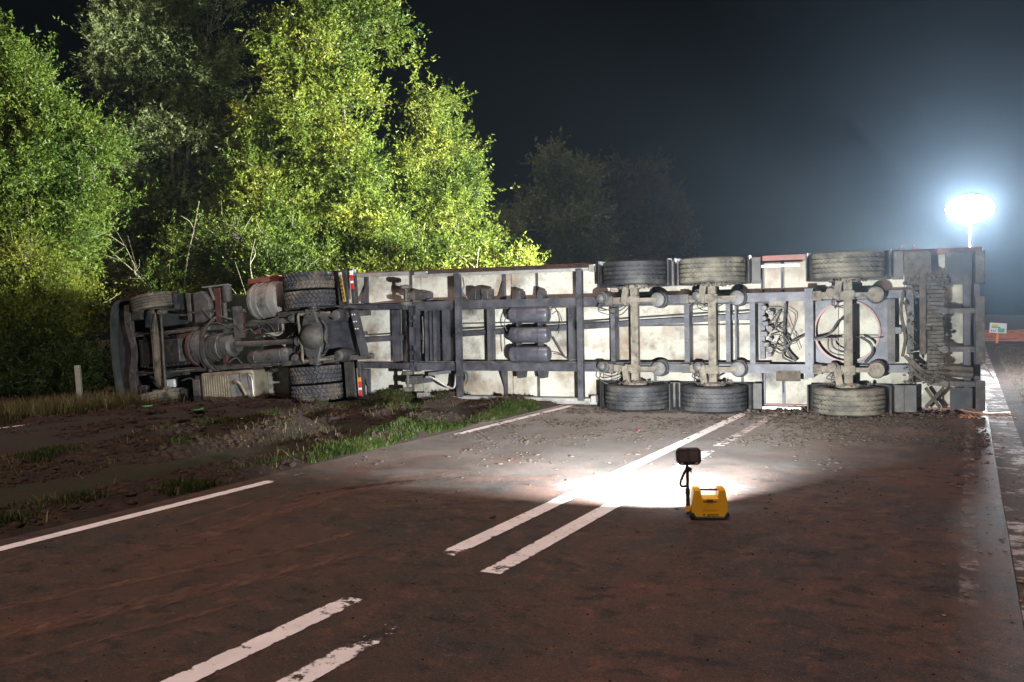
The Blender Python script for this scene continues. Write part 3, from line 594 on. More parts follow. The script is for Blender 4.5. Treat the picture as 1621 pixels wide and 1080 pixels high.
for P in ([(1.05, .35, 2.0), (.98, .46, 2.1), (.9, .48, 2.2), (.8, .44, 2.3)], [(1.08, .4, .9), (.95, .5, .75), (.8, .5, .62), (.6, .5, .55)], [(1.1, .4, 1.9), (1.14, .44, 1.6), (1.08, .46, 1.2), (1.12, .4, .9)], [(1.0, .45, .85), (.85, .52, .70), (.7, .52, .66)], [(1.02, .45, .78), (.9, .52, .6), (.72, .5, .5)]):
    MB().tube(curve(P, 8), .026, 7).build('hydraulic_hose', M['mudcake'], trailer, smooth=True)
# lumps of mud hanging in the rear gear and round the brakes
def lumps(n, fn, smin, smax, seed, flat=.7, vec=True):
    r = np.random.default_rng(seed); ico = np.array([(0,0,1),(.89,0,.45),(.28,.85,.45),(-.72,.53,.45),(-.72,-.53,.45),(.28,-.85,.45),(.72,.53,-.45),(-.28,.85,-.45),(-.89,0,-.45),(-.28,-.85,-.45),(.72,-.53,-.45),(0,0,-1)])
    F = np.array([(0,1,2),(0,2,3),(0,3,4),(0,4,5),(0,5,1),(1,6,2),(2,7,3),(3,8,4),(4,9,5),(5,10,1),(6,7,2),(7,8,3),(8,9,4),(9,10,5),(10,6,1),(11,7,6),(11,8,7),(11,9,8),(11,10,9),(11,6,10)])
    P = fn(r, n) if vec else np.array([fn(r) for _ in range(n)]); S = smin * (smax/smin)**(r.random(n)**2.2)
    V = ico[None] * (1 + r.normal(0, .24, (n, 12, 1))) * S[:, None, None] * np.stack([1 + r.normal(0, .25, n), 1 + r.normal(0, .25, n), np.full(n, flat)], -1)[:, None] + P[:, None]
    F2 = (F[None] + (np.arange(n)*12)[:, None, None]).reshape(-1, 3); return V.reshape(-1, 3), F2
def lump_obj(name, v, f, m, parent=None, rot=None):
    me = fast_mesh(name, v, f, np.full(len(f), 3), m); o = bpy.data.objects.new(name, me); link(o); o['kind'] = 'stuff'
    if parent: o.parent = parent
    if rot: o.rotation_euler = rot
    return o
def mudfn(r):
    k = r.random()
    if k < .55: return (r.uniform(.5, 1.1), r.uniform(.38, .52), r.choice([r.uniform(.45, 2.1), r.uniform(.5, .8), r.uniform(1.9, 2.15)]))
    s = r.choice([5.29, 3.98, 1.89]); z = r.choice([.46, 2.09]); t = r.uniform(0, 6.28); q = .3*r.random()**.5
    return (s + q*math.cos(t), .58 + q*math.sin(t), z + r.normal(0, .015))
lump_obj('caked_mud', *lumps(900, mudfn, .008, .045, 3, 1.0, vec=False), M['mudcake'], trailer)
# pencilled scribble on the floor, side marker lamps
b = MB()
for k, x in enumerate((8.10, 8.04, 7.98, 7.92)):
    b.tube(curve([(x + .02*math.cos(t), .004, 2.27 + .032*math.sin(t)) for t in np.linspace(0, 6.2, 8)], 3), .0035, 4)
b.tube(curve([(7.80, .004, 2.22), (7.78, .004, 2.15), (7.76, .004, 2.21), (7.74, .004, 2.15), (7.72, .004, 2.22)], 3), .0035, 4); b.build('scribble', M['scribble'], trailer)
for s in (1.12, .94): b = MB(); b.box(s - .03, s + .03, -.05, .02, 2.552, 2.60); b.box(s - .012, s + .012, -.04, .01, 2.602, 2.63); b.build('marker_lamp', M['whitel'], trailer, bevel=.006)
for s in (4.0, 6.3, 8.6): TB('marker_lamp', M['orangel'], (s - .04, s + .04, -.16, -.10, 2.535, 2.56))
# ------------------------------------------------------------------ the tractor unit: x = forwards from the drive axle, y = below (towards us), z = across (now up)
tp = TRM @ Vector((11.93, 0, 1.29))
tractor = empty('truck_tractor', Matrix.Translation(tp) @ Matrix.Rotation(YAW, 4, 'Z') @ Matrix.Rotation(R(3.7), 4, 'Y'))
tag(tractor, 'overturned truck tractor on its side, dusty underside showing, nose in the dark bushes', 'truck')
def KB(name, m, *boxes, **k):
    b = MB()
    for q in boxes: b.box(*q)
    return b.build(name, m, tractor, **k)
b = MB(); b.prism([(3.3, -.12), (3.3, -2.35), (4.9, -2.55), (5.35, -1.1), (5.45, -.45), (5.40, -.02), (4.6, .02)], lambda x, y, h: (x, y, h), -1.17, 1.19)
cab = b.build('cab', M['cab'], tractor, bevel=.07)
# bumper: a skin bent round the corners, with a lip and lower grille
def bump_path(off):
    P = [(4.55, -1.19), (5.05, -1.19), (5.27, -1.12), (5.40, -.9), (5.46, -.4), (5.47, .0), (5.46, .4), (5.40, .9), (5.27, 1.12), (5.05, 1.19), (4.7, 1.19)]
    return [(x - off*(1 if abs(z) < 1.15 else .2), z*(1 - off*.8)) for x, z in P]
b = MB(); out = curve([(x, 0, z) for x, z in bump_path(0)], 4); inn = curve([(x, 0, z) for x, z in bump_path(.05)], 4); n = len(out); vs = []
for o_, i_ in zip(out, inn): vs += [(o_.x, -.05, o_.z), (o_.x - .0, .42, o_.z), (o_.x - .03, .52, o_.z), (i_.x - .05, .52, i_.z), (i_.x, -.05, i_.z)]
b.add(vs, [(i*5 + k, (i+1)*5 + k, (i+1)*5 + (k+1) % 5, i*5 + (k+1) % 5) for i in range(n-1) for k in range(5)]); b.build('bumper', M['cab'], tractor, smooth=True)
b = MB(); P = curve([(4.72, .55, -1.12), (4.80, .57, -.9), (4.83, .58, -.55), (4.74, .58, -.2), (4.72, .58, .1), (4.82, .57, .5), (4.86, .56, .8), (4.84, .55, 1.05)], 5)
vs = []
for p in P: vs += [(p.x - .075, p.y - .05, p.z), (p.x + .075, p.y - .05, p.z), (p.x + .075, p.y, p.z), (p.x - .075, p.y, p.z)]
b.add(vs, [(i*4 + k, i*4 + (k+1) % 4, (i+1)*4 + (k+1) % 4, (i+1)*4 + k) for i in range(len(P)-1) for k in range(4)] + [(3,2,1,0), tuple(len(vs) - 4 + k for k in range(4))])
ub = b.build('underrun_beam', M['steel2'], tractor)
for z in (-.9, -.45, .2, .62): MB().cyl((4.80, .578, z), (4.80, .60, z), .022, seg=8).build('bolt', M['blackp'], ub)
KB('bumper_tray', M['blackp'], (4.90, 5.38, .30, .36, -1.05, 1.05), bevel=.02); KB('front_panel', M['blackp'], (4.55, 4.9, .36, .46, .70, 1.12), bevel=.02); KB('front_panel', M['blackp'], (4.55, 4.9, .36, .46, -1.12, -.75), bevel=.02)
for z in (.62, .5, .36, .22, .12, .0, -.16, -.3, -.42): MB().cyl((5.08, .36, z), (5.08, .385, z), .018, seg=8).build('tray_clip', M['alu'], tractor)
KB('radiator_edge', M['steel'], (4.95, 5.05, .361, .44, -.6, .68))
# rails
for z0, z1 in ((.33, .43), (-.53, -.43)): KB('chassis_rail', M['steel2'], (-1.15, 4.98, .13, .145, z0, z1), (-1.15, 4.98, .405, .42, z0, z1), (-1.15, 4.98, .146, .404, (z0 if z0 < 0 else z1 - .015), (z0 + .015 if z0 < 0 else z1)))
# front axle: dropped I-beam, tie rod, steering gear
b = MB(); P = curve([(3.97, .62, .86), (3.96, .70, .62), (3.95, .74, .40), (3.93, .75, 0), (3.95, .74, -.42), (3.96, .70, -.66), (3.95, .62, -.90)], 5); vs = []
for p in P: vs += [(p.x - .10, p.y - .03, p.z), (p.x - .03, p.y - .03, p.z), (p.x - .03, p.y, p.z), (p.x + .03, p.y, p.z), (p.x + .03, p.y - .03, p.z), (p.x + .10, p.y - .03, p.z), (p.x + .10, p.y - .10, p.z), (p.x - .10, p.y - .10, p.z)]
m_ = 8; b.add(vs, [(i*m_ + k, i*m_ + (k+1) % m_, (i+1)*m_ + (k+1) % m_, (i+1)*m_ + k) for i in range(len(P)-1) for k in range(m_)] + [tuple(range(8))[::-1], tuple(len(vs) - 8 + k for k in range(8))])
fa = b.build('front_axle', M['axle'], tractor)
MB().tube([(3.69, .74, .80), (3.68, .76, .3), (3.70, .76, -.3), (3.72, .74, -.84)], .028, 10).build('tie_rod', M['steel2'], tractor, smooth=True)
for z, sg in ((.80, 1), (-.84, -1)):
    b = MB(); b.bar((3.69, .72, z), (3.98, .62, z + sg*.06), .06, .07); b.cyl((3.69, .66, z), (3.69, .80, z), .045, seg=12); b.lathe([(.05, 0), (.2, 0), (.22, .5), (.16, 1), (.05, 1)], (4.02, .52, z - .02), (4.02, .52, z + sg*.11), 18); b.build('steering_knuckle', M['axle'], fa)
for z in (.38, -.48):
    b = MB()
    for q in range(3): b.tube(curve([(4.75, .42, z), (4.3, .60 - q*.03, z), (3.95, .64 - q*.035, z), (3.5, .60 - q*.03, z), (3.1, .44, z)], 5), .02, 4)
    b.build('leaf_spring', M['steel2'], tractor)
for z, sg in ((1.03, -1), (-1.06, 1)): wheel(tractor, (4.06, .50, z), 'steer', sg, rot=(0, R(7), 0), spin=rnd.uniform(0, 6))
for z0, z1 in ((.84, 1.20), (-1.22, -.88)):
    b = MB(); vs = []; K = 15
    for k in range(K):
        t = R(170 + 200*k/(K-1)); vs += [(4.06 + .60*math.cos(t), .46 + .60*math.sin(t), z0), (4.06 + .60*math.cos(t), .46 + .60*math.sin(t), z1), (4.06 + .575*math.cos(t), .46 + .575*math.sin(t), z1), (4.06 + .575*math.cos(t), .46 + .575*math.sin(t), z0)]
    b.add(vs, [(i*4 + k, i*4 + (k+1) % 4, (i+1)*4 + (k+1) % 4, (i+1)*4 + k) for i in range(K-1) for k in range(4)]); b.build('wheel_arch', M['blackp'], tractor)
# engine, bell housing, gearbox
b = MB(); b.box(3.22, 4.62, .05, .52, -.36, .26); eng = b.build('engine_block', M['engine'], tractor, bevel=.03)
b = MB(); b.prism([(3.30, .52), (3.36, .66), (4.0, .68), (4.1, .60), (4.5, .58), (4.55, .52)], lambda x, y, h: (x, y, h), -.30, .21); b.build('oil_sump', M['engine'], eng, bevel=.02)
for k in range(12): MB().cyl((3.32 + k*.105, .52, -.335), (3.32 + k*.105, .55, -.335), .016, seg=6).build('bolt', M['cast'], eng)
for k in range(6): KB('engine_rib', M['engine'], (3.4 + k*.2, 3.43 + k*.2, .40, .56, .262, .29))
for q in ((3.15, 3.5, .45, .55, .18, .30), (2.2, 2.32, .4, .52, -.40, .0), (1.35, 1.55, .35, .45, .16, .24)): KB('rust_bracket', M['rustred'], q, bevel=.01)
MB().lathe([(.05, 0), (.385, 0), (.385, .18), (.34, .19), (.34, .3), (.38, .33), (.37, .6), (.31, 1), (.05, 1)], (3.17, .30, -.02), (2.72, .30, -.02), 36).build('bell_housing', M['cast'], tractor, smooth=True)
MB().lathe([(.386, 0), (.40, 0), (.40, 1), (.386, 1)], (3.15, .30, -.02), (3.09, .30, -.02), 36, False).build('clutch_flange', M['rustred'], tractor)
b = MB(); b.lathe([(.05, 0), (.29, 0), (.285, .45), (.25, .5), (.235, .8), (.16, .86), (.15, 1), (.05, 1)], (2.72, .34, -.04), (2.0, .36, -.04), 28); gx = b.build('gearbox', M['cast'], tractor, smooth=True)
for k in range(5): MB().lathe([(.28, 0), (.305 - k*.004, .1), (.305 - k*.004, .9), (.28, 1)], (2.64 - k*.07, .34, -.04), (2.61 - k*.07, .34, -.04), 28, False).build('casing_rib', M['cast'], gx)
for k in range(9):
    z = -.22 + k*.045; MB().bar((2.62, .34 + math.sqrt(max(.0, .30**2 - (z + .04)**2)), z), (2.40, .33 + math.sqrt(max(.0, .29**2 - (z + .04)**2)), z + .02), .012, .03).build('casing_rib', M['cast'], gx)
# bow-shaped cross member
for P in ([(2.42, .5, .60), (2.50, .55, .52), (2.66, .62, .32), (2.72, .66, .05), (2.72, .66, -.2), (2.66, .62, -.38), (2.58, .52, -.52), (2.4, .46, -.60)], [(2.75, .50, .40), (2.80, .55, .30), (2.86, .62, .05), (2.84, .62, -.2), (2.78, .52, -.45)]):
    b = MB(); Q = curve(P, 5); vs = []
    for p in Q: vs += [(p.x - .04, p.y - .03, p.z), (p.x + .04, p.y - .03, p.z), (p.x + .04, p.y + .01, p.z), (p.x - .04, p.y + .01, p.z)]
    b.add(vs, [(i*4 + k, i*4 + (k+1) % 4, (i+1)*4 + (k+1) % 4, (i+1)*4 + k) for i in range(len(Q)-1) for k in range(4)] + [(3,2,1,0), tuple(len(vs) - 4 + k for k in range(4))]); b.build('frame_bow', M['steel2'], tractor)
for z in (.40, -.5): MB().lathe([(.02, 0), (.07, 0), (.07, 1), (.02, 1)], (2.74, .42, z - .06), (2.74, .42, z + .06), 14).build('bow_mount', M['cast'], tractor)
for k in range(16):
    x0 = rnd.uniform(.9, 4.4); z0 = rnd.choice((rnd.uniform(.30, .75), rnd.uniform(-.75, -.35), rnd.uniform(-.2, .25))); L_ = rnd.uniform(.3, .9); y0 = rnd.uniform(.40, .58)
    MB().tube(curve([(x0, y0, z0), (x0 - L_*.35, y0 + rnd.uniform(-.03, .05), z0 + rnd.uniform(-.10, .10)), (x0 - L_*.7, y0 + rnd.uniform(-.03, .05), z0 + rnd.uniform(-.12, .12)), (x0 - L_, y0 - .06, z0 + rnd.uniform(-.1, .1))], 6), rnd.choice((.009, .013, .018)), 6).build('engine_hose', M['hose'] if k % 3 else M['steel2'], tractor)
for k in range(14):
    x0 = rnd.uniform(.9, 4.5); z0 = rnd.choice((rnd.uniform(.45, .75), rnd.uniform(-.72, -.55))); q = rnd.uniform(.035, .08)
    MB().box(x0, x0 + q*1.5, .30, .42 + q*.6, z0, z0 + q).build('bracket', M['steel2'] if k % 2 else M['engine'], tractor, bevel=.008)
# drive line and exhaust
MB().lathe([(.03, 0), (.075, 0), (.075, .06), (.055, .08), (.055, .92), (.075, .94), (.075, 1), (.03, 1)], (1.98, .46, -.02), (.28, .56, -.07), 18).build('drive_shaft', M['steel2'], tractor, smooth=True)
MB().lathe([(.04, 0), (.12, .0), (.15, .04), (.15, .16), (.156, .165), (.156, .19), (.15, .195), (.15, .80), (.156, .805), (.156, .83), (.15, .835), (.15, .95), (.11, 1), (.04, 1)], (1.62, .47, -.34), (.60, .47, -.31), 26).build('exhaust_silencer', M['cast'], tractor, smooth=True)
MB().tube(curve([(2.3, .5, -.42), (1.9, .56, -.47), (1.2, .56, -.49), (.8, .5, -.50)], 6), .02, 8).build('cable_loom', M['hose'], tractor)
for k in range(26): x = 2.0 - k*.045; MB().lathe([(.022, 0), (.03, .2), (.03, .8), (.022, 1)], (x, .56, -.47 - .02*(k/26)), (x - .028, .56, -.47 - .02*(k/26)), 8, False).build('loom_ring', M['hose'], tractor)
# fuel tank low side: ribbed aluminium box with filler
b = MB(); b.box(1.42, 2.80, .18, .70, -1.23, -.57); ft = b.build('fuel_tank', M['tank'], tractor, bevel=.06)
for k in range(11): MB().box(2.06 + k*.062, 2.085 + k*.062, .695, .712, -1.17, -.63).build('tank_rib', M['tank'], ft, bevel=.006)
MB().box(1.42, 2.0, .702, .708, -1.16, -.64).build('tank_end_sheet', M['alu'], ft)
MB().tube(curve([(1.86, .72, -.84), (1.84, .76, -.80), (1.76, .78, -.80), (1.68, .78, -.86), (1.62, .77, -.98), (1.60, .74, -1.08), (1.66, .72, -1.10)], 5), .035, 10).build('filler_bend', M['tank'], ft, smooth=True)
MB().tube(curve([(1.5, .72, -.66), (1.44, .72, -.75), (1.43, .72, -1.1), (1.5, .72, -1.19), (1.9, .72, -1.21)], 6), .015, 8).build('guard_tube', M['alu'], ft)
for x in (1.75, 1.55): MB().tube(curve([(x, .712, -.62), (x - .02, .72, -.8), (x - .05, .72, -.95)], 4), .008, 5).build('wire', M['hose'], ft)
for q in ((2.86, 3.02, .2, .6, -1.2, -.62), (1.6, 1.68, .15, .4, -.56, -.44), (2.4, 2.48, .15, .4, -.56, -.44)): KB('tank_bracket', M['steel'], q)
KB('step_box', M['greyp'], (2.9, 3.1, .4, .62, -1.22, -.7), bevel=.02); KB('white_bottle', M['whitel'], (3.90, 4.22, .22, .30, -.84, -.66), bevel=.03)
# high side: battery box, brackets, round air tank with bands
b = MB(); b.prism([(2.58, .50), (3.05, .50), (3.05, 1.14), (2.80, 1.18), (2.62, .98)], lambda x, y, h: (x, h, y), .05, .46); b.build('battery_box', M['greyp'], tractor, bevel=.03)
MB().tube(curve([(2.80, .48, .80), (2.70, .50, .70), (2.62, .5, .60), (2.5, .48, .55)], 5), .02, 6).build('strap', M['steel'], tractor)
KB('battery_lid', M['steel2'], (2.56, 3.08, .20, .48, .72, .75)); KB('upright_bracket', M['rustred'], (2.34, 2.50, .2, .42, .48, 1.20), bevel=.01); KB('bracket_top', M['alu'], (2.20, 2.82, .2, .42, 1.24, 1.265)); MB().bar((2.62, .40, 1.23), (2.50, .42, .95), .05, .02).build('bracket_strut', M['alu'], tractor)
MB().lathe([(.02, 0), (.09, 0), (.10, .1), (.10, .9), (.09, 1), (.02, 1)], (2.20, .36, .90), (2.20, .36, 1.22), 20).build('filter_can', M['steel2'], tractor, smooth=True); MB().cyl((2.26, .40, .48), (2.26, .40, .88), .05, seg=14).build('filter_pipe', M['steel2'], tractor, smooth=True)
KB('grey_panel', M['greyp'], (1.78, 2.02, .43, .45, .10, .77), bevel=.004); KB('panel_edge', M['rustred'], (1.76, 1.775, .40, .45, .10, .70))
KB('support_arm', M['steel2'], (3.22, 3.34, .1, .35, .55, 1.17), bevel=.02)
b = MB(); b.lathe([(.05, 0), (.26, .0), (.355, .07), (.375, .2), (.375, .8), (.355, .93), (.26, 1), (.05, 1)], (1.56, .25, .83), (.78, .25, .83), 36); rt = b.build('round_tank', M['pale'], tractor, smooth=True)
for x in (1.44, 1.30, 1.02): MB().lathe([(.376, 0), (.388, 0), (.388, 1), (.376, 1)], (x, .25, .83), (x - .045, .25, .83), 36, False).build('tank_band', M['alu'], rt)
KB('cover_strip', M['maroon'], (.90, 1.70, .0, .28, 1.20, 1.33), bevel=.01); KB('air_unit', M['engine'], (.9, 1.35, .3, .42, .16, .36), bevel=.02); KB('air_unit', M['engine'], (1.4, 1.6, .3, .4, .2, .36), bevel=.02)
MB().tube(curve([(1.7, .45, .35), (1.5, .5, .42), (1.2, .5, .40), (.85, .48, .44)], 5), .025, 7).build('brake_pipe', M['steel2'], tractor)
for P in ([(1.6, .42, .3), (1.5, .5, .2), (1.3, .48, .26), (1.1, .5, .18)], [(1.2, .44, .36), (1.0, .52, .28), (.9, .5, .12), (.7, .48, .2)], [(1.75, .4, .2), (1.6, .46, .28), (1.45, .46, .15)]): MB().tube(curve(P, 7), .011, 5).build('air_hose', M['hose'], tractor)
# drive axle with round differential, arms, springs
b = MB(); b.cyl((-.08, .56, -.80), (-.08, .56, .80), .085, seg=18)
b.prism([(-.17, .56), (.02, .56), (.13, .30), (.17, 0), (.13, -.30), (.02, -.56), (-.17, -.56), (-.26, -.3), (-.33, 0), (-.26, .3)], lambda x, y, h: (x, h, y), .45, .68)
da = b.build('drive_axle', M['cast'], tractor, bevel=.03)
MB().lathe([(.27, 0), (.285, .05), (.285, .15), (.25, .2), (.22, .5), (.15, .8), (.06, .95), (.01, 1)], (-.08, .66, 0), (-.08, .86, 0), 36, False).build('differential_cover', M['steel2'], da, smooth=True)
for k in range(16): t = k*math.pi/8; MB().cyl((-.08 + .268*math.cos(t), .672, .268*math.sin(t)), (-.08 + .268*math.cos(t), .70, .268*math.sin(t)), .013, seg=6).build('bolt', M['cast'], da)
MB().lathe([(.03, 0), (.11, 0), (.14, .4), (.10, .6), (.10, 1), (.03, 1)], (.16, .56, -.06), (.36, .57, -.07), 18).build('pinion_nose', M['cast'], da, smooth=True)
MB().tube(curve([(-.5, .60, .44), (.10, .66, .46), (.19, .69, .44), (.19, .69, .2), (.16, .69, -.2), (.16, .69, -.46), (.06, .66, -.48), (-.5, .60, -.46)], 6), .028, 10).build('stabiliser_bar', M['axle'], tractor, smooth=True)
for z, z2 in ((.50, .37), (-.50, -.42)):
    b = MB(); b.bar((.80, .50, z), (.1, .62, z*.96), .07, .10, (0, 0, 1)); b.bar((.1, .62, z*.96), (-.62, .58, z2), .09, .06, (0, 0, 1)); b.box(-.16, .02, .64, .69, z*.96 - .06, z*.96 + .06); arm = b.build('spring_arm', M['steel2'], tractor)
    for q in (-.13, -.02):
        for p in (-.05, .05): MB().cyl((q, .69, z*.96 + p), (q, .73, z*.96 + p), .015, seg=6).build('u_bolt', M['steel2'], arm)
    MB().lathe([(.03, 0), (.12, 0), (.135, .2), (.125, .45), (.14, .7), (.12, .95), (.03, 1)], (-.64, .10, z2), (-.64, .56, z2), 24).build('air_spring', M['blackp'], arm, smooth=True)
    MB().lathe([(.02, 0), (.10, 0), (.10, .8), (.085, 1), (.02, 1)], (-.64, .585, z2), (-.64, .64, z2), 24).build('spring_piston', M['cast'], arm, smooth=True)
    MB().lathe([(.02, 0), (.07, 0), (.09, .3), (.09, .7), (.05, 1), (.02, 1)], (.42, .42, z*.8), (.42, .66, z*.8), 18).build('brake_chamber', M['cast'], arm, smooth=True)
    MB().cyl((-.42, .30, z2*1.2), (-.30, .66, z2*1.25), .03, seg=10).build('shock_absorber', M['steel2'], arm)
MB().tube(curve([(-.22, .60, .36), (-.36, .70, .30), (-.46, .70, .15), (-.42, .72, -.05), (-.46, .70, -.2), (-.30, .62, -.36)], 6), .022, 7).build('brake_pipe', M['hose'], tractor)
for k in range(5): MB().tube(curve([(.35 + rnd.uniform(-.1, .2), .45, rnd.uniform(-.3, .35)) for _ in range(4)], 6), .011, 5).build('air_hose', M['hose'], tractor)
KB('axle_crossmember', M['rustred'], (.30, .62, .18, .36, -.42, .32), bevel=.01); KB('fifth_wheel', M['blackp'], (-.55, .75, -.02, .10, -.40, .40), bevel=.02)
for z, sg in ((.74, -1), (1.10, -1), (-.755, 1), (-1.115, 1)): wheel(tractor, (-.005, .52, z), 'drive', sg, spin=rnd.uniform(0, 6))
for z0, z1 in ((.55, 1.30), (-1.29, -.57)):
    b = MB(); vs = []; K = 13
    for k in range(K):
        t = R(185 + 190*k/(K-1)); r0, r1 = .62, .60; vs += [(r0*math.cos(t) - .02, .46 + r0*math.sin(t)*.78, z0), (r0*math.cos(t) - .02, .46 + r0*math.sin(t)*.78, z1), (r1*math.cos(t) - .02, .46 + r1*math.sin(t)*.76, z1), (r1*math.cos(t) - .02, .46 + r1*math.sin(t)*.76, z0)]
    b.add(vs, [(i*4 + k, i*4 + (k+1) % 4, (i+1)*4 + (k+1) % 4, (i+1)*4 + k) for i in range(K-1) for k in range(4)]); b.build('mudguard', M['blackp'], tractor)
# mud flaps, number plate, tail lamps, perforated rear beam
for z0, z1, up in ((.54, 1.25, 1), (-1.25, -.56, 0)):
    b = MB(); b.prism([(-.66, .46), (-.70, .47), (-.97, .60), (-.97, .57)], lambda x, y, h: (x, y + .03, h), z0, z1); fl = b.build('mud_flap', M['greyp'], tractor)
    for k in range(9): z = z0 + .04 + k*(z1 - z0 - .08)/8; MB().bar((-.69, .51, z), (-.93, .622, z), .008, .012).build('flap_rib', M['greyp'], fl)
    tl = MB().box(-1.10, -1.02, .46, .60, z0 + (.0 if not up else .04), z1).build('tail_lamp', M['blackp'], tractor, bevel=.012)
    za = z1 - .40 if up else z0 + .02
    for q, (mm, a0, a1) in enumerate((('redl', 0, .11), ('whitel', .115, .16), ('redl', .165, .27), ('orangel' if not up else 'whitel', .275, .36))):
        MB().box(-1.105, -1.035, .601, .618, za + a0, za + a1).build('lens', M[mm], tl, bevel=.006)
pl = MB().bar((-.90, .655, .62), (-.84, .645, 1.14), .085, .012, (.4, 1, 0)).build('number_plate', M['plate'], tractor)
MB().bar((-.84, .647, 1.145), (-.835, .646, 1.20), .085, .012, (.4, 1, 0)).build('plate_end', M['whitel'], pl)
for k in range(6): z = .68 + k*.075; x = -.893 + k*.0087; MB().bar((x, .662, z), (x + .004, .662, z + .045), .045, .006, (.4, 1, 0)).build('plate_character', M['scribble'], pl)
b = MB(); b.bar((-.98, .46, .44), (-1.14, .46, -.46), .11, .14, (0, 1, 0)); rb = b.build('rear_beam', M['steel'], tractor)
for k in range(6):
    for q in (-.025, .03): z = .36 - k*.14; x = -1.0 - k*.025 + q; MB().cyl((x, .53, z), (x, .536, z), .014, seg=8).build('beam_hole', M['hose'] if k > 2 else M['whitel'], rb)
KB('tow_eye', M['steel'], (-1.2, -1.1, .38, .46, -.06, .02), bevel=.01)
# ------------------------------------------------------------------ floodlight on the road
FX = Matrix.Translation((1.545, 7.16, 0)) @ Matrix.Rotation(R(-4), 4, 'Z')
lamp = empty('work_light', FX); tag(lamp, 'portable yellow work light with black post and head, standing on the muddy road', 'work light')
def lb(name, m, parent=None, **k): return lambda b: b.build(name, m, parent or lamp, **k)
b = MB(); b.prism([(-.142, .045), (-.12, .022), (.12, .022), (.142, .045), (.140, .12), (.122, .240), (.070, .240), (.062, .172), (-.062, .172), (-.070, .240), (-.122, .240), (-.140, .12)], lambda x, y, h: (x, h, y), -.085, .085)
case = b.build('case', M['yellow'], lamp, bevel=.007)
for sx in (-1, 1): MB().box(sx*.072, sx*.120, -.06, .06, .2405, .247).build('handle_cap', M['yellow'], case, bevel=.003)
MB().cyl((-.072, 0, .226), (.072, 0, .226), .009, seg=12).build('carry_handle', M['lampblack'], case, smooth=True)
MB().box(-.056, .056, -.090, -.0855, .150, .168).build('control_recess', M['yellow'], case, bevel=.002); MB().box(-.028, .022, -.094, -.0905, .152, .166).build('switch', M['lampblack'], case, bevel=.002)
for k in range(8): MB().box(-.058 + k*.0155, -.052 + k*.0155, -.0895, -.0853, .080, .138).build('vent_rib', M['yellow'], case, bevel=.0015)
b = MB(); b.prism([(-.150, .064), (-.150, .03), (-.118, .0), (.118, .0), (.150, .03), (.150, .064), (.128, .060), (.110, .026), (-.110, .026), (-.128, .060)], lambda x, y, h: (x, h, y), -.094, .094); b.build('base_bumper', M['lampblack'], case, bevel=.006)
tx = bpy.data.curves.new('lettering', 'FONT'); tx.body = 'SETOLITE'; tx.size = .021; tx.align_x = 'CENTER'; tx.extrude = .0006
to = bpy.data.objects.new('lettering_source', tx); link(to); dg = bpy.context.evaluated_depsgraph_get(); me = bpy.data.meshes.new_from_object(to.evaluated_get(dg)); bpy.data.objects.remove(to)
me.materials.clear(); me.materials.append(M['lampblack']); lo_ = bpy.data.objects.new('lettering', me); link(lo_); lo_.parent = case; lo_.location = (.022, -.0868, .035); lo_.rotation_euler = (R(90), 0, 0)
b = MB(); b.add([(-.052, -.087, .050), (-.040, -.087, .050), (-.046, -.087, .043), (-.037, -.087, .043), (-.052, -.087, .032), (-.047, -.087, .040), (-.054, -.087, .040)], [(0, 6, 5, 2, 1), (2, 5, 4, 3)]); b.build('brand_mark', M['lampblack'], case)
px = -.163
b = MB(); b.cyl((px, 0, .07), (px, 0, .40), .0125, seg=14); b.cyl((px, 0, .10), (px, 0, .19), .0165, seg=14); b.cyl((px, 0, .19), (px, 0, .235), .020, seg=14); post = b.build('post', M['lampblack'], lamp, smooth=True)
MB().cyl((px, 0, .055), (px, 0, .098), .021, seg=14).build('post_foot', M['yellow'], post, smooth=True); MB().box(px - .02, px + .03, -.02, .02, .030, .054).build('foot_block', M['lampblack'], post, bevel=.005)
b = MB(); b.cyl((px, 0, .372), (px, 0, .412), .019, seg=12); b.bar((px + .018, -.005, .395), (px + .030, -.008, .365), .010, .010); b.bar((px + .03, -.008, .402), (px + .022, -.005, .380), .014, .012); b.build('clamp_lever', M['lampblack'], post)
MB().tube(curve([(px - .012, .0, .385), (px - .03, .0, .35), (px - .052, .0, .30), (px - .055, .0, .265), (px - .035, .0, .252), (px - .01, .0, .258)], 8), .0095, 10).build('cable', M['lampblack'], post, smooth=True)
HZ = .497; TILT = R(16)
head = empty_h = MB()
hb = MB(); hb.prism([(-.098, -.045), (-.098, .04), (-.075, .066), (.078, .066), (.100, .04), (.100, -.045), (.078, -.072), (-.070, -.072)], lambda x, y, h: (x, h, y), -.026, .030)
head = hb.build('lamp_head', M['lampblack'], lamp, bevel=.010, loc=(px + .008, 0, HZ), rot=(-TILT, 0, 0))
for x0, x1 in ((-.072, -.010), (.010, .074)):
    MB().box(x0, x1, -.0290, -.0255, -.048, .050).build('fin_bed', M['lampblack'], head)
    for k in range(10): MB().box(x0 + .003, x1 - .003, -.040, -.0295, -.046 + k*.0082, -.0425 + k*.0082).build('cooling_fin', M['fin'], head)
    for k in range(5): MB().box(x0 + .006 + k*.011, x0 + .013 + k*.011, -.036, -.0295, .043, .054).build('cooling_fin', M['fin'], head)
for x in (-.064, .05): MB().box(x, x + .02, -.034, -.026, -.066, -.056).build('screw_plate', M['alu'], head)
MB().tube(curve([(-.02, -.01, -.072), (0, -.005, -.095), (.0, 0, -.11)], 4), .010, 8).build('neck', M['lampblack'], head)
MB().box(-.085, .088, .031, .033, -.058, .054).build('lens', M['glow'], head)
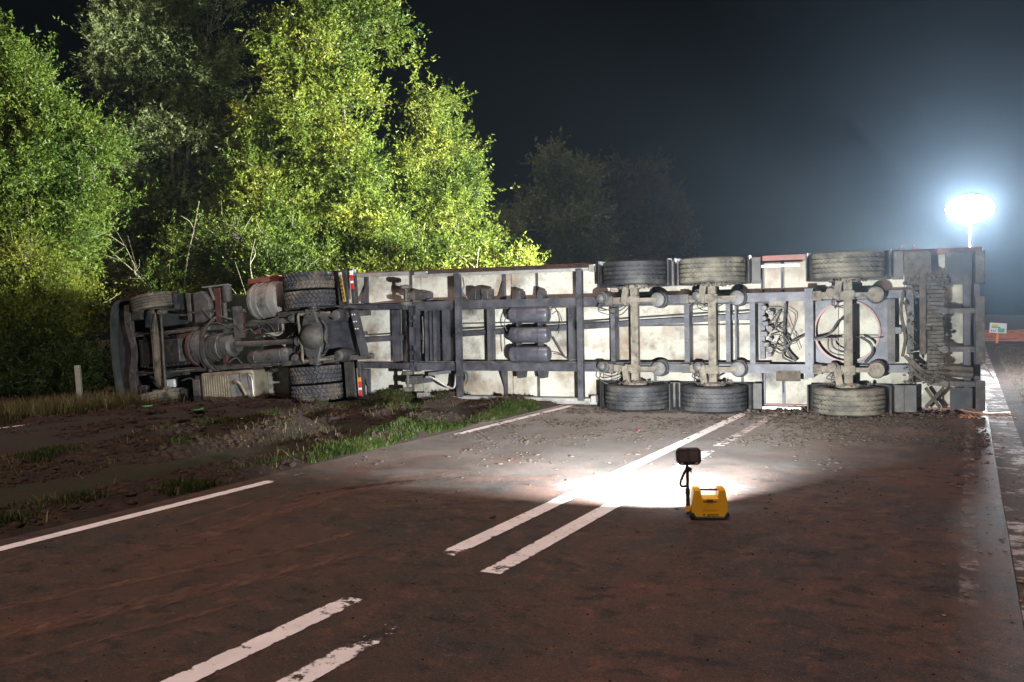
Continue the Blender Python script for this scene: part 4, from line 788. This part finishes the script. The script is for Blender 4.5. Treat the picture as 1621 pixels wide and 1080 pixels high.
sp = bpy.data.lights.new('work_light_beam', 'SPOT'); sp.energy = 8000; sp.spot_size = R(122); sp.spot_blend = 1.0; sp.shadow_soft_size = .045; sp.color = (.94, .98, .97)
spo = bpy.data.objects.new('work_light_beam', sp); link(spo)
spo.matrix_world = FX @ Matrix.Translation((px + .008, .075, HZ)) @ Matrix.Rotation(R(11), 4, 'Z') @ Matrix.Rotation(R(90 + 3), 4, 'X')
# ------------------------------------------------------------------ lighting balloon on a mast beyond the trailer
TX = (10.17, 20.0); TZ = 3.80
tower = empty('light_mast', loc=(TX[0], TX[1], -.1)); tag(tower, 'dazzling white lighting balloon on a thin mast rising behind the trailer tail', 'light mast')
b = MB(); b.cyl((0, 0, .1), (0, 0, 2.2), .035, seg=12); b.cyl((0, 0, 2.2), (0, 0, TZ - .28), .016, seg=12); b.build('mast', M['alu'], tower, smooth=True)
for k in range(3): t = k*2.094 + .3; MB().tube([(0, 0, .9), (.7*math.cos(t), .7*math.sin(t), .06)], .018, 8).build('leg', M['alu'], tower)
M['balloon'] = emit('balloon_glow', (.86, .94, 1.0), 900)
b = MB(); prof = [(max(.001, .48*math.sin(t)), -.30*math.cos(t)) for t in np.linspace(0, math.pi, 11)]; b.lathe(prof, (0, 0, TZ + .1), (0, 0, TZ + 1.1), 20, False, unit=True); b.build('balloon', M['balloon'], tower, smooth=True)
MB().cyl((0, 0, TZ - .27), (0, 0, TZ - .21), .04, seg=14).build('balloon_base', M['alu'], tower)
MB().box(-.20, .02, .04, .30, 2.72, 2.95).build('floodlight', M['lampblack'], tower, bevel=.02)       # lower lamp, turned towards the trees
sp2 = bpy.data.lights.new('mast_floodlight_beam', 'SPOT'); sp2.energy = 160000; sp2.spot_size = R(82); sp2.spot_blend = 1.0; sp2.shadow_soft_size = .30; sp2.color = (.97, 1.0, .93)
s2o = bpy.data.objects.new('mast_floodlight_beam', sp2); link(s2o)
s2o.matrix_world = Matrix.Translation((TX[0] - .28, TX[1] + .17, 2.74)) @ Matrix.Rotation(R(68), 4, 'Z') @ Matrix.Rotation(R(90 + 11), 4, 'X')
# ------------------------------------------------------------------ small things
sg = empty('marker_sign', loc=(21.2, 39.4, -.02)); sg.rotation_euler = (0, R(4), R(-22)); tag(sg, 'small white and green marker sign on an orange post, far right beyond the trailer', 'sign')
b = MB(); b.box(-.05, .05, -.02, .02, .0, .50); b.build('post', mat('orange_post', [(.75,.26,.02), (.8,.3,.03)], 8, .5), sg)
M['signwhite'] = mat('sign_white', [(.8,.82,.8), (.85,.86,.84)], 5, .4); M['signgreen'] = mat('sign_green', [(.06,.48,.25), (.08,.55,.3)], 9, .4); M['signyellow'] = mat('sign_yellow', [(.7,.65,.1), (.75,.7,.15)], 9, .4)
bd = MB().box(-.33, .33, -.035, -.021, .48, .92).build('board', M['signwhite'], sg, bevel=.03)
for x0, x1, z0, z1, mm in ((-.26, -.02, .77, .87, 'signyellow'), (-.26, .08, .70, .765, 'signgreen'), (.0, .26, .52, .695, 'signgreen')): MB().box(x0, x1, -.041, -.036, z0, z1).build('colour_field', M[mm], bd)
for k in range(3): MB().box(-.27 + k*.07, -.23 + k*.07, -.041, -.036, .54, .61).build('mark', M['scribble'], bd)
b = MB(); b.prism([(-.055, -.045), (.055, -.045), (.055, .045), (-.055, .045)], lambda x, y, h: (x - h*.05, y, h), -.4, .84); pt = b.build('wooden_post', M['post'], None, bevel=.012, loc=(-9.28, 19.3, -.10)); tag(pt, 'pale weathered post leaning in long grass left of the overturned cab', 'post')
def scrap(name, label, cat, la, lo, m, n=6, size=.08, z=.0, seed=0):
    r = random.Random(seed); b = MB(); P = [(size*(1 + r.uniform(-.4, .3))*math.cos(2*math.pi*k/n), size*.45*(1 + r.uniform(-.4, .3))*math.sin(2*math.pi*k/n)) for k in range(n)]
    b.prism(P, lambda x, y, h: (x, y, h + .25*abs(x)), 0, .012); o = b.build(name, m, None); o.location = LL(la, lo, z); o.rotation_euler = (r.uniform(-.1, .1), r.uniform(-.1, .1), r.uniform(0, 6)); return tag(o, label, cat)
M['redp'] = mat('red_plastic', [(.55,.05,.06), (.65,.10,.10)], 9, .35); M['greenp'] = mat('green_plastic', [(.08,.32,.12), (.12,.4,.16)], 9, .5)
scrap('plastic_shard', 'small red plastic shard on the floodlit asphalt before the trailer', 'debris', -4.1, 11.9, M['redp'], 5, .05, .006, 1)
scrap('lens_fragment', 'small orange lens fragment lying in the torn grass verge', 'debris', -8.66, 11.4, M['orangel'], 6, .07, .10, 2)
scrap('plastic_scrap', 'green plastic scrap on soil below the truck cab, nearer its bumper', 'debris', -13.6, 11.8, M['greenp'], 6, .16, .06, 3)
scrap('plastic_strip', 'thin green plastic strip on soil in front of the fuel tank', 'debris', -12.0, 11.5, M['greenp'], 6, .17, .07, 4)
b = MB(); P = curve([(-.22, .12, 1.0), (.05, .03, .9), (.3, 0, 1), (.62, .02, 1.1)], 4); vs = []
for i, p in enumerate(P): q = .06*p.z*(1 + .25*math.sin(i*2.3)); vs += [(p.x, -q, .03 + p.y), (p.x, q, .03 + p.y), (p.x, q*.9, .018 + p.y), (p.x, -q*.9, .018 + p.y)]
b.add(vs, [(i*4 + k, i*4 + (k+1) % 4, (i+1)*4 + (k+1) % 4, (i+1)*4 + k) for i in range(len(P)-1) for k in range(4)] + [(3,2,1,0), tuple(len(vs) - 4 + k for k in range(4))])
tr_ = b.build('torn_strip', mat('torn_orange_strip', [(.65,.28,.13), (.7,.6,.52)], 4, .7), None); tr_.location = (6.9, 13.75, .0); tr_.rotation_euler = (0, 0, R(-22)); tag(tr_, 'torn orange and white strip curled on the ground under the trailer tail', 'debris')
# ------------------------------------------------------------------ vegetation
def unit(a): return a / np.maximum(np.linalg.norm(a, axis=-1, keepdims=True), 1e-9)
def leaf_cloud(lobes, n, L, r, up=.5, per=26, tw=(.45, .95), wr=.42, hollow=.42):
    """pointed leaves set along short twigs that fill the lobes (cx,cy,cz,rx,ry,rz)"""
    lb_ = np.array(lobes, float); vol = lb_[:, 3]*lb_[:, 4]*lb_[:, 5]; nc = n // per
    idx = r.choice(len(lb_), nc, p=vol/vol.sum()); q = lb_[idx]; d = unit(r.normal(size=(nc, 3)))
    rad = r.random(nc)**hollow * (.80 + .30*np.sin(d[:, 0]*5 + idx)*np.cos(d[:, 2]*6 + idx*2)); c = q[:, :3] + d * rad[:, None] * q[:, 3:]
    td = unit(d + np.array([0, 0, up]) + r.normal(0, .45, (nc, 3))); tl = r.uniform(*tw, nc) * (.55 + .6*rad)
    t = r.random((nc, per)); P = c[:, None] + td[:, None] * (t * tl[:, None])[..., None] + r.normal(0, .045, (nc, per, 3)) * (1.3 - .6*t)[..., None]
    a = unit(td[:, None]*.6 + r.normal(0, .62, (nc, per, 3))); b = unit(np.cross(a, r.normal(size=(nc, per, 3))))
    S = L * r.uniform(.45, 1.35, (nc, per, 1)) * r.uniform(.8, 1.2, (nc, 1, 1)); w_ = S * wr * .5
    V = np.stack([P + b*w_, P + a*S, P - b*w_], 2).reshape(-1, 3)
    F = np.arange(len(V)).reshape(-1, 3); return V, F, c, td
def tree(name, label, cat, base, lobes, n, L, m, seed, group=None, stems=1, th=.16, per=26, up=.5, twigs=120, tw=(.45, .95), lean=(0, 0), hollow=.42):
    r = np.random.default_rng(seed); root = empty(name, loc=base); tag(root, label, cat, group)
    big = []
    for q in lobes:                                   # break every lobe into uneven clumps
        q = np.array(q, float); big.append(np.r_[q[:3], q[3:]*.66])
        for k in range(7):
            d = unit(r.normal(size=3)); d[2] = d[2]*.9 + .1; f = r.uniform(.26, .50); big.append(np.r_[q[:3] + d*q[3:]*r.uniform(.62, .98), q[3:]*f*np.array([1, 1, r.uniform(.8, 1.3)])])
    V, F, c, td = leaf_cloud(big, int(n*1.8), L*.80, r, up, per, tw, hollow=hollow)
    me = fast_mesh('crown', V, F, np.full(len(F), 3), m); o = bpy.data.objects.new('crown', me); link(o); o.parent = root
    tk = MB(); lb_ = sorted(lobes, key=lambda q: q[2])
    top = lb_[-1]; nodes = []
    for s in range(stems):
        x0, y0 = (r.normal(0, .12, 2) if stems > 1 else (0, 0)); T = top if s == 0 else lb_[int(r.integers(len(lb_)//2, len(lb_)))]
        P = curve([(x0, y0, -.3), (x0*1.3 + T[0]*.1, y0*1.3 + T[1]*.1, T[2]*.3), (T[0]*.5 + r.normal(0, .12), T[1]*.5 + r.normal(0, .12), T[2]*.65), (T[0], T[1], T[2] + T[5]*.7)], 6); k = len(P)
        tk.tube(P, 0, 7, rs=[max(.012, th*(1 - i/k)**.8) for i in range(k)]); nodes += P[3:]
    for q in [q for q in lb_ if q[3] > .75]:
        a = min(nodes, key=lambda p: (p.x - q[0])**2 + (p.y - q[1])**2 + 2.5*(p.z - q[2] + q[5]*.8)**2)
        P = curve([tuple(a), ((a.x + q[0])/2, (a.y + q[1])/2, (a.z + q[2])/2 + .1), (q[0], q[1], q[2] + q[5]*.4)], 5); tk.tube(P, 0, 6, rs=[max(.01, th*.45*(1 - i/len(P))) for i in range(len(P))]); nodes += P[2:]
    NP = np.array([tuple(p) for p in nodes])
    for i in r.choice(len(c), min(twigs, len(c)), replace=False):
        p = c[i]; j = np.argmin(((NP - p)**2).sum(1)); a = NP[j]; mid = (a + p)/2 + r.normal(0, .1, 3); e = p + td[i]*.5
        tk.tube(curve([a, mid, p, e], 3), 0, 4, rs=[.02 - .0016*k for k in range(10)])
    tk.build('trunk', M['bark'], root, smooth=True); return root
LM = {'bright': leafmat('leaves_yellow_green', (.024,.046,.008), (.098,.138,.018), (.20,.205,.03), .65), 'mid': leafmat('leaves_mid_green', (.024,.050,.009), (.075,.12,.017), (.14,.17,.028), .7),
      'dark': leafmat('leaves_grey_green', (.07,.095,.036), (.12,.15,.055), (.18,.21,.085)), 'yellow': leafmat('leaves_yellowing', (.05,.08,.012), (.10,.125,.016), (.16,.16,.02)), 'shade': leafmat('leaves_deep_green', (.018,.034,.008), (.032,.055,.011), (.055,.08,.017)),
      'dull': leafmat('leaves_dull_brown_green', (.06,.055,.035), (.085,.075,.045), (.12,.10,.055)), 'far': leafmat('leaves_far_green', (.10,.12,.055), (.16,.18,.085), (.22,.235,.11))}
GT = 'trees and shrubs beyond the cycle path'
# tall bright tree right behind the cab end of the trailer, and its neighbours
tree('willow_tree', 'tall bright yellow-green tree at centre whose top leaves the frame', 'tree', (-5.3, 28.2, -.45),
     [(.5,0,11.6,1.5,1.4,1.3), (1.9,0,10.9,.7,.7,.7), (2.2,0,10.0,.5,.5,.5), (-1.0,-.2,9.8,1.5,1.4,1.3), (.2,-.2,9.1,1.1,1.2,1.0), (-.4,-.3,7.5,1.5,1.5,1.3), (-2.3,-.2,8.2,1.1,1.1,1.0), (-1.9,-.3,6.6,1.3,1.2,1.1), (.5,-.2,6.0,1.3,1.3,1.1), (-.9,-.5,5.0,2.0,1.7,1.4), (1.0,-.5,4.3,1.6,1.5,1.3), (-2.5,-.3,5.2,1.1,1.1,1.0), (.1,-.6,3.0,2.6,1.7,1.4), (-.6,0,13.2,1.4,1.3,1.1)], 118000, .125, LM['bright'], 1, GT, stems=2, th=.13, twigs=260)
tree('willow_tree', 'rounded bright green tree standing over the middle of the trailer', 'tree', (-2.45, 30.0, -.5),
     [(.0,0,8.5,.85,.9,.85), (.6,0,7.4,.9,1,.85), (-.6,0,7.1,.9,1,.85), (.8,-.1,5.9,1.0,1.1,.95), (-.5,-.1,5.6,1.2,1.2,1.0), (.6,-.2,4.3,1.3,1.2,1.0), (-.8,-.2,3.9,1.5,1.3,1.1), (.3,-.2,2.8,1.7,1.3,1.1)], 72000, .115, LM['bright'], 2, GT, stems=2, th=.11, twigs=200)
tree('willow_tree', 'tall grey-green tree in half shade left of the bright centre tree', 'tree', (-11.0, 29.8, -.45),
     [(.0,0,12.6,2.1,1.8,1.7), (-1.3,0,10.6,1.5,1.5,1.5), (1.2,0,10.4,1.9,1.6,1.5), (-.2,0,8.6,2.3,1.9,1.6), (1.6,-.2,7.2,1.7,1.5,1.4), (-1.0,-.2,6.4,1.8,1.6,1.3), (.6,-.2,4.9,2.2,1.7,1.4), (-.8,0,3.2,2.2,1.7,1.5)], 76000, .13, LM['dark'], 3, GT, stems=3, th=.15, twigs=240)
tree('willow_tree', 'leafy bright green tree at the far left edge of the picture', 'tree', (-12.0, 22.9, -.45),
     [(-.5,0,8.3,1.1,1.0,1.1), (.3,0,7.1,1.2,1.1,1.1), (-1.0,0,6.6,1.3,1.1,1.1), (1.1,0,6.4,.9,.9,.8), (.0,-.1,5.5,1.5,1.3,1.0), (1.2,-.1,5.0,.9,.9,.7), (-1.3,0,4.6,1.3,1.2,1.0), (.2,-.1,4.1,1.5,1.3,1.0), (-1.6,0,8.6,.8,.8,.7)], 80000, .11, LM['mid'], 4, GT, stems=2, th=.13, twigs=220)
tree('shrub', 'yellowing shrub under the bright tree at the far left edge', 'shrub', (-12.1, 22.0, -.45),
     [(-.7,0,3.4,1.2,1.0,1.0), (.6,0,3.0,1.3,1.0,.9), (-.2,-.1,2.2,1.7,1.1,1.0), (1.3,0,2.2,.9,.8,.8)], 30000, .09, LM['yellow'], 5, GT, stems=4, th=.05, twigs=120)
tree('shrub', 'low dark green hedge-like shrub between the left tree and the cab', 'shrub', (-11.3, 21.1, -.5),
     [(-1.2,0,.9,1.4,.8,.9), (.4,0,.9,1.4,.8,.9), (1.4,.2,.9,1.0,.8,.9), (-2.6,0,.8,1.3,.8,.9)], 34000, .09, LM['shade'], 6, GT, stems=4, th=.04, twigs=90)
tree('small_tree', 'dim slender tree in the dark gap between left tree and grey-green tree', 'tree', (-12.7, 30.6, -.45),
     [(.0,0,7.2,.9,.9,1.1), (-.3,0,5.6,1.3,1.2,1.2), (.6,0,4.6,1.4,1.2,1.1), (-.2,0,3.2,1.6,1.3,1.3)], 20000, .14, LM['dark'], 7, GT, stems=2, th=.08, twigs=120)
tree('shrub', 'tall half-lit shrub with bare branches behind the truck cab', 'shrub', (-8.3, 26.0, -.45),
     [(-.6,0,4.3,.9,.8,.8), (.6,-.1,3.9,1.0,.8,.9), (-1.3,0,3.0,1.1,.9,.9), (.3,-.1,2.5,1.5,1.0,1.0), (1.5,0,2.6,1.0,.9,.9)], 26000, .09, LM['mid'], 8, GT, stems=5, th=.05, twigs=260)
tree('shrub', 'bushy shrub with pale bare twigs behind the drive wheels', 'shrub', (-5.9, 25.2, -.45),
     [(-.9,0,3.6,1.0,.8,.9), (.5,0,3.3,1.2,.9,.9), (-.4,0,2.2,1.6,1.0,1.0), (1.2,0,2.2,1.1,.9,.9)], 30000, .09, LM['mid'], 9, GT, stems=5, th=.045, twigs=220)
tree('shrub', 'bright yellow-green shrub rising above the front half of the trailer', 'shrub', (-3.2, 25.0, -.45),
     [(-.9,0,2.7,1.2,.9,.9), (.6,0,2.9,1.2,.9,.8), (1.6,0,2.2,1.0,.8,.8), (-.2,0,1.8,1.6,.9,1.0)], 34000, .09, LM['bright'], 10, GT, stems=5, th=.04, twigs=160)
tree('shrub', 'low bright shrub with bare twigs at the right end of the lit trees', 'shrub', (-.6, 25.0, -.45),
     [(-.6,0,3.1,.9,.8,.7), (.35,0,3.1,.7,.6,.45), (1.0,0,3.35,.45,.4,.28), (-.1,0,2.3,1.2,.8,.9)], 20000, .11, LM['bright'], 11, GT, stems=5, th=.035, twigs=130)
tree('shrub', 'dark low shrub with reddish-brown leaves under the grey-green tree', 'shrub', (-9.6, 27.6, -.45),
     [(-1.0,0,2.6,1.2,.9,.9), (.7,0,2.2,1.3,.9,.9), (-.2,0,1.6,1.8,1.0,1.0)], 20000, .11, LM['dull'], 12, GT, stems=4, th=.04, twigs=90)
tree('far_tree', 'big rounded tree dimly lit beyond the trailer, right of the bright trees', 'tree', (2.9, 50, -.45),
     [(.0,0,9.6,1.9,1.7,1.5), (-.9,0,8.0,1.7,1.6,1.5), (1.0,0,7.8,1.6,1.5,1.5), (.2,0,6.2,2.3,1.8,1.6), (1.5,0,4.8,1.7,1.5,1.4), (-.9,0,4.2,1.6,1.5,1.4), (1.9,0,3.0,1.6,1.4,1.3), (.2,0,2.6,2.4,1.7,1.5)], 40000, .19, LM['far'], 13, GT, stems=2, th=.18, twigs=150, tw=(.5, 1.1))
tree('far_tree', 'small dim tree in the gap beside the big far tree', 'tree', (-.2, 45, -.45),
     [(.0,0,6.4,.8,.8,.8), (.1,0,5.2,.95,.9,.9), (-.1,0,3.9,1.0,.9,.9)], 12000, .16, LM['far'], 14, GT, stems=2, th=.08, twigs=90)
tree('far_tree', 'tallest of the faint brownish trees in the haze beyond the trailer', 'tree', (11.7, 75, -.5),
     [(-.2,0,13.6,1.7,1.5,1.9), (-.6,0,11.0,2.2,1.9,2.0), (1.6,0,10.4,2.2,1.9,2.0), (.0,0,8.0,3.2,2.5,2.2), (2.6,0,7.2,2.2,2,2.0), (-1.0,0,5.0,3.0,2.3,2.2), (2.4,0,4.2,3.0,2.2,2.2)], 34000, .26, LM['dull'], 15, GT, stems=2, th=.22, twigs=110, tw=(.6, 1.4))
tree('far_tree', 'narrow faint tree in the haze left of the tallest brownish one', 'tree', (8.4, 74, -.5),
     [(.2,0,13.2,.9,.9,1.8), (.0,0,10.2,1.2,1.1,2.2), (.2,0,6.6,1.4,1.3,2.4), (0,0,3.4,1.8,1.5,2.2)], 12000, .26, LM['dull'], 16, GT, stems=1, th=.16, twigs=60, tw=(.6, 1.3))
# a few leafless dead limbs catching the light in the shrubs
def dead(name, label, base, seed, h, n=5):
    r = np.random.default_rng(seed); b = MB()
    for s in range(n):
        d = np.array([r.normal(0, .35), r.normal(0, .25), 1.0]); P = [np.zeros(3)]
        for k in range(5): d = d + r.normal(0, .22, 3); P.append(P[-1] + d / np.linalg.norm(d) * h/5)
        b.tube(curve(P, 4), 0, 5, rs=[max(.006, .035*(1 - k/21)) for k in range(21)])
        for q in range(5):
            i = int(r.integers(2, 5)); e = P[i] + r.normal(0, .35, 3) + np.array([0, 0, .3]); b.tube(curve([P[i], (P[i] + e)/2 + r.normal(0, .06, 3), e], 4), 0, 4, rs=[.013 - .0011*k for k in range(9)])
    o = b.build(name, M['deadwood'], None, smooth=True); o.location = base; return tag(o, label, 'branches', 'bare branches in the shrubs')
M['deadwood'] = mat('pale_dead_wood', [(.14,.125,.08), (.22,.20,.13)], 6, .8)
dead('bare_branches', 'pale leafless branches standing in the dim trees above the truck cab', (-9.2, 25.4, .9), 31, 4.2, 4)
dead('bare_branches', 'pale bare branches among shrubs above the drive wheels', (-6.9, 24.7, .6), 32, 3.4, 5)
dead('bare_branches', 'tangle of bare twigs beside the low shrub at right of the lit trees', (-.75, 24.4, .9), 33, 2.2, 6)
# grass blades: one mesh per patch
def blades(n, fn, h0, h1, seed, wd=.009, lean=.45):
    r = np.random.default_rng(seed); P = fn(r, n); h = r.uniform(h0, h1, n); a = r.uniform(0, 2*np.pi, n); ln = np.abs(r.normal(0, lean, n))*h
    dr = np.stack([np.cos(a), np.sin(a), np.zeros(n)], -1); sd_ = np.stack([-np.sin(a + r.normal(0, .6, n)), np.cos(a), np.zeros(n)], -1) * wd * r.uniform(.7, 1.4, (n, 1))
    up = np.array([0, 0, 1.])
    mid = P + up*(h*.55)[:, None] + dr*(ln*.35)[:, None]; tip = P + up*h[:, None]*.95 + dr*ln[:, None]
    V = np.stack([P - sd_/2, P + sd_/2, mid + sd_*.4, mid - sd_*.4, tip], 1).reshape(-1, 3); k = (np.arange(n)*5)[:, None]
    loops = (k + np.array([0, 1, 2, 3, 3, 2, 4])).ravel(); return V, loops, np.tile([4, 3], n)
GM = {'g': leafmat('grass_green', (.026,.045,.010), (.045,.072,.015), (.08,.095,.028), 2.6), 'd': leafmat('grass_dry', (.10,.085,.035), (.17,.14,.06), (.24,.20,.10), 3.0)}
def grass(name, label, n, fn, h0, h1, seed, m, **k):
    me = fast_mesh(name, *blades(n, fn, h0, h1, seed, **k), m); o = bpy.data.objects.new(name, me); link(o); o.rotation_euler = ROT; return tag(o, label, 'grass', kind='stuff')
def pick(r, n, gen, ok):
    """rejection sampling in batches"""
    out = []; c = 0
    while c < n:
        P = gen(r, n); k = ok(r, P); out.append(P[k]); c += int(k.sum())
    return np.concatenate(out)[:n]
def put(P, zf, dz=0): return np.column_stack([P, zf(P[:, 0], P[:, 1]) + dz])
def TF(la): return trailer_front(0) + (trailer_front(-1) - trailer_front(0)) * -la
def trailer_front(la):
    """lon of the trailer's ground line at a lateral position"""
    p = np.array([7.195, 13.79]); e = np.array([-.9191, .3940]); n = np.array([RN.x, RN.y]); q = np.array([RD.x, RD.y])
    t = (la - p @ n) / (e @ n); return float((p + e*t) @ q)
def verge_fn(r, n):
    def gen(r, n):
        k = r.random(n); la = np.where(k < .36, -6.66 - np.abs(r.normal(0, .26, n)), np.where(k < .80, r.normal(-9.6, .62, n), r.uniform(-10.7, -6.65, n)))
        return np.stack([la, r.uniform(-1, 24, n), k], -1)
    def ok(r, P):
        la, lo, k = P.T; d = fbm(la*1.5 + 40, lo*1.1 + 9, 51); th = np.where(k < .36, .36, np.where(k < .8, .43, .52))
        return (la > -10.75) & (la < -6.62) & (r.random(len(la)) < np.clip((d - th - .03)/.24, 0, 1)) & (lo < TF(la) - .12)
    return put(pick(r, n, gen, ok)[:, :2], zverge, -.01)
grass('verge_grass', 'green grass growing in the torn verge between road and cycle path', 42000, verge_fn, .025, .105, 61, GM['g'], lean=.7)
def dry_fn(r, n):
    return put(pick(r, n, lambda r, n: np.stack([r.uniform(-10.7, -6.7, n), r.uniform(3, 24, n)], -1), lambda r, P: fbm(P[:, 0]*1.7, P[:, 1]*1.7, 77) > .5), zverge, -.01)
grass('dry_grass', 'dry straw scattered through the torn verge', 4500, dry_fn, .03, .12, 62, GM['d'], lean=1.2)
def tall_fn(r, n):
    P = pick(r, n, lambda r, n: np.stack([r.uniform(-24, -14.6, n), r.uniform(2, 15.5, n)], -1), lambda r, P: (P[:, 0] < -15.0 - .12*np.abs(P[:, 1] - 8)) | (r.random(len(P)) < .15))
    return put(P, lambda a, b: gzv(a), -.02)
grass('long_grass', 'long green grass along the ditch beyond the cycle path', 22000, tall_fn, .14, .42, 63, GM['g'], wd=.012)
grass('long_dry_grass', 'long yellowed grass round the pale post left of the cab', 9000, lambda r, n: put(np.stack([r.normal(-17.4, .9, n), r.normal(12.6, 1.6, n)], -1), lambda a, b: gzv(a), -.02), .18, .55, 64, GM['d'], wd=.011)
grass('right_verge_grass', 'short straggly grass on the dark right-hand verge', 6000, lambda r, n: put(np.stack([r.uniform(.75, 5, n), r.uniform(8, 40, n)], -1), lambda a, b: gzv(a)), .03, .12, 65, GM['d'], lean=.9)
# ------------------------------------------------------------------ loose soil
def clod_fn(r, n):
    def gen(r, n):
        la = r.uniform(-6.5, .2, n); lo = TF(la) - np.where(r.random(n) < .3, r.uniform(0, 1.0, n), .5 + np.abs(r.normal(0, 2.4, n))); return np.stack([la, lo], -1)
    return put(pick(r, n, gen, lambda r, P: (P[:, 1] > 6) & (fbm(P[:, 0]*1.3 + 3, P[:, 1]*1.3, 91) > r.uniform(.34, .60, len(P)))), lambda a, b: 0*a + .003)
lump_obj('soil_clods', *lumps(17000, clod_fn, .004, .034, 71, .45), M['clod'], rot=ROT)['label'] = 'clods of soil scattered over the floodlit road before the trailer'
def heap_fn(r, n):
    la = np.where(r.random(n) < .5, r.uniform(-3.2, -.2, n), r.uniform(-2.6, -1.4, n)); return np.column_stack([la, TF(la) - np.abs(r.normal(.1, .35, n)), np.abs(r.normal(0, .025, n))])
lump_obj('soil_heap', *lumps(3600, heap_fn, .008, .055, 72, .6), M['clod'], rot=ROT)['label'] = 'heaped soil lying along the trailer tyres on the road'
M['clod_dark'] = mat('dark_soil_clods', [(.018,.0105,.007), (.045,.026,.017)], 8, .95, bump=.5, bscale=60)
lump_obj('verge_clods', *lumps(9000, lambda r, n: put(np.stack([r.uniform(-10.7, -6.7, n), r.uniform(3, 18, n)], -1), zverge), .010, .06, 73), M['clod_dark'], rot=ROT)['label'] = 'dark clods of torn-up soil on the verge'
lump_obj('ploughed_clods', *lumps(5000, lambda r, n: put(np.stack([r.uniform(-18, -11, n), r.uniform(8.5, 17, n)], -1), zshoulder), .012, .09, 74), M['clod_dark'], rot=ROT)['label'] = 'dark clods thrown over the cycle path in front of the cab'
def chips_fn(r, n):
    la = r.normal(-.55, .55, n); return np.column_stack([la, TF(la) - np.abs(r.normal(.0, .28, n)), np.full(n, .008)])
lump_obj('wood_chips', *lumps(1800, chips_fn, .005, .028, 75, .4), M['chips'], rot=ROT)['label'] = 'orange chips and sawdust spilled under the trailer tail'
def litter_fn(r, n):
    la = np.where(r.random(n) < .5, r.uniform(.6, 4, n), r.uniform(-.2, .6, n)); return np.column_stack([la, r.uniform(5, 36, n), np.where(la > .75, gzv(la) + .045, .010)])
lump_obj('leaf_litter', *lumps(3200, litter_fn, .004, .018, 76, .3), M['litter'], rot=ROT)['label'] = 'brown leaf litter along the right-hand verge'
lump_obj('road_grit', *lumps(1800, lambda r, n: np.column_stack([r.uniform(-6.4, .2, n), r.uniform(2.2, 9.5, n), np.full(n, .002)]), .002, .008, 77, .5), M['clod_dark'], rot=ROT)['label'] = 'fine grit scattered over the dark foreground asphalt'
# ------------------------------------------------------------------ thin night haze lit by the mast
b = MB(); b.box(-150, 190, -75, 245, -2.6, 17.5)
hm = bpy.data.materials.new('night_haze'); hm.use_nodes = True; N = hm.node_tree.nodes; N.remove(N['Principled BSDF']); pv = N.new('ShaderNodeVolumePrincipled')
pv.inputs['Color'].default_value = (.60, .79, 1, 1); pv.inputs['Density'].default_value = .0017; pv.inputs['Anisotropy'].default_value = .84
hm.node_tree.links.new(pv.outputs[0], N['Material Output'].inputs['Volume'])
hz = b.build('haze', hm, None); tag(hz, 'thin night haze glowing around the lighting balloon', 'haze', kind='stuff')
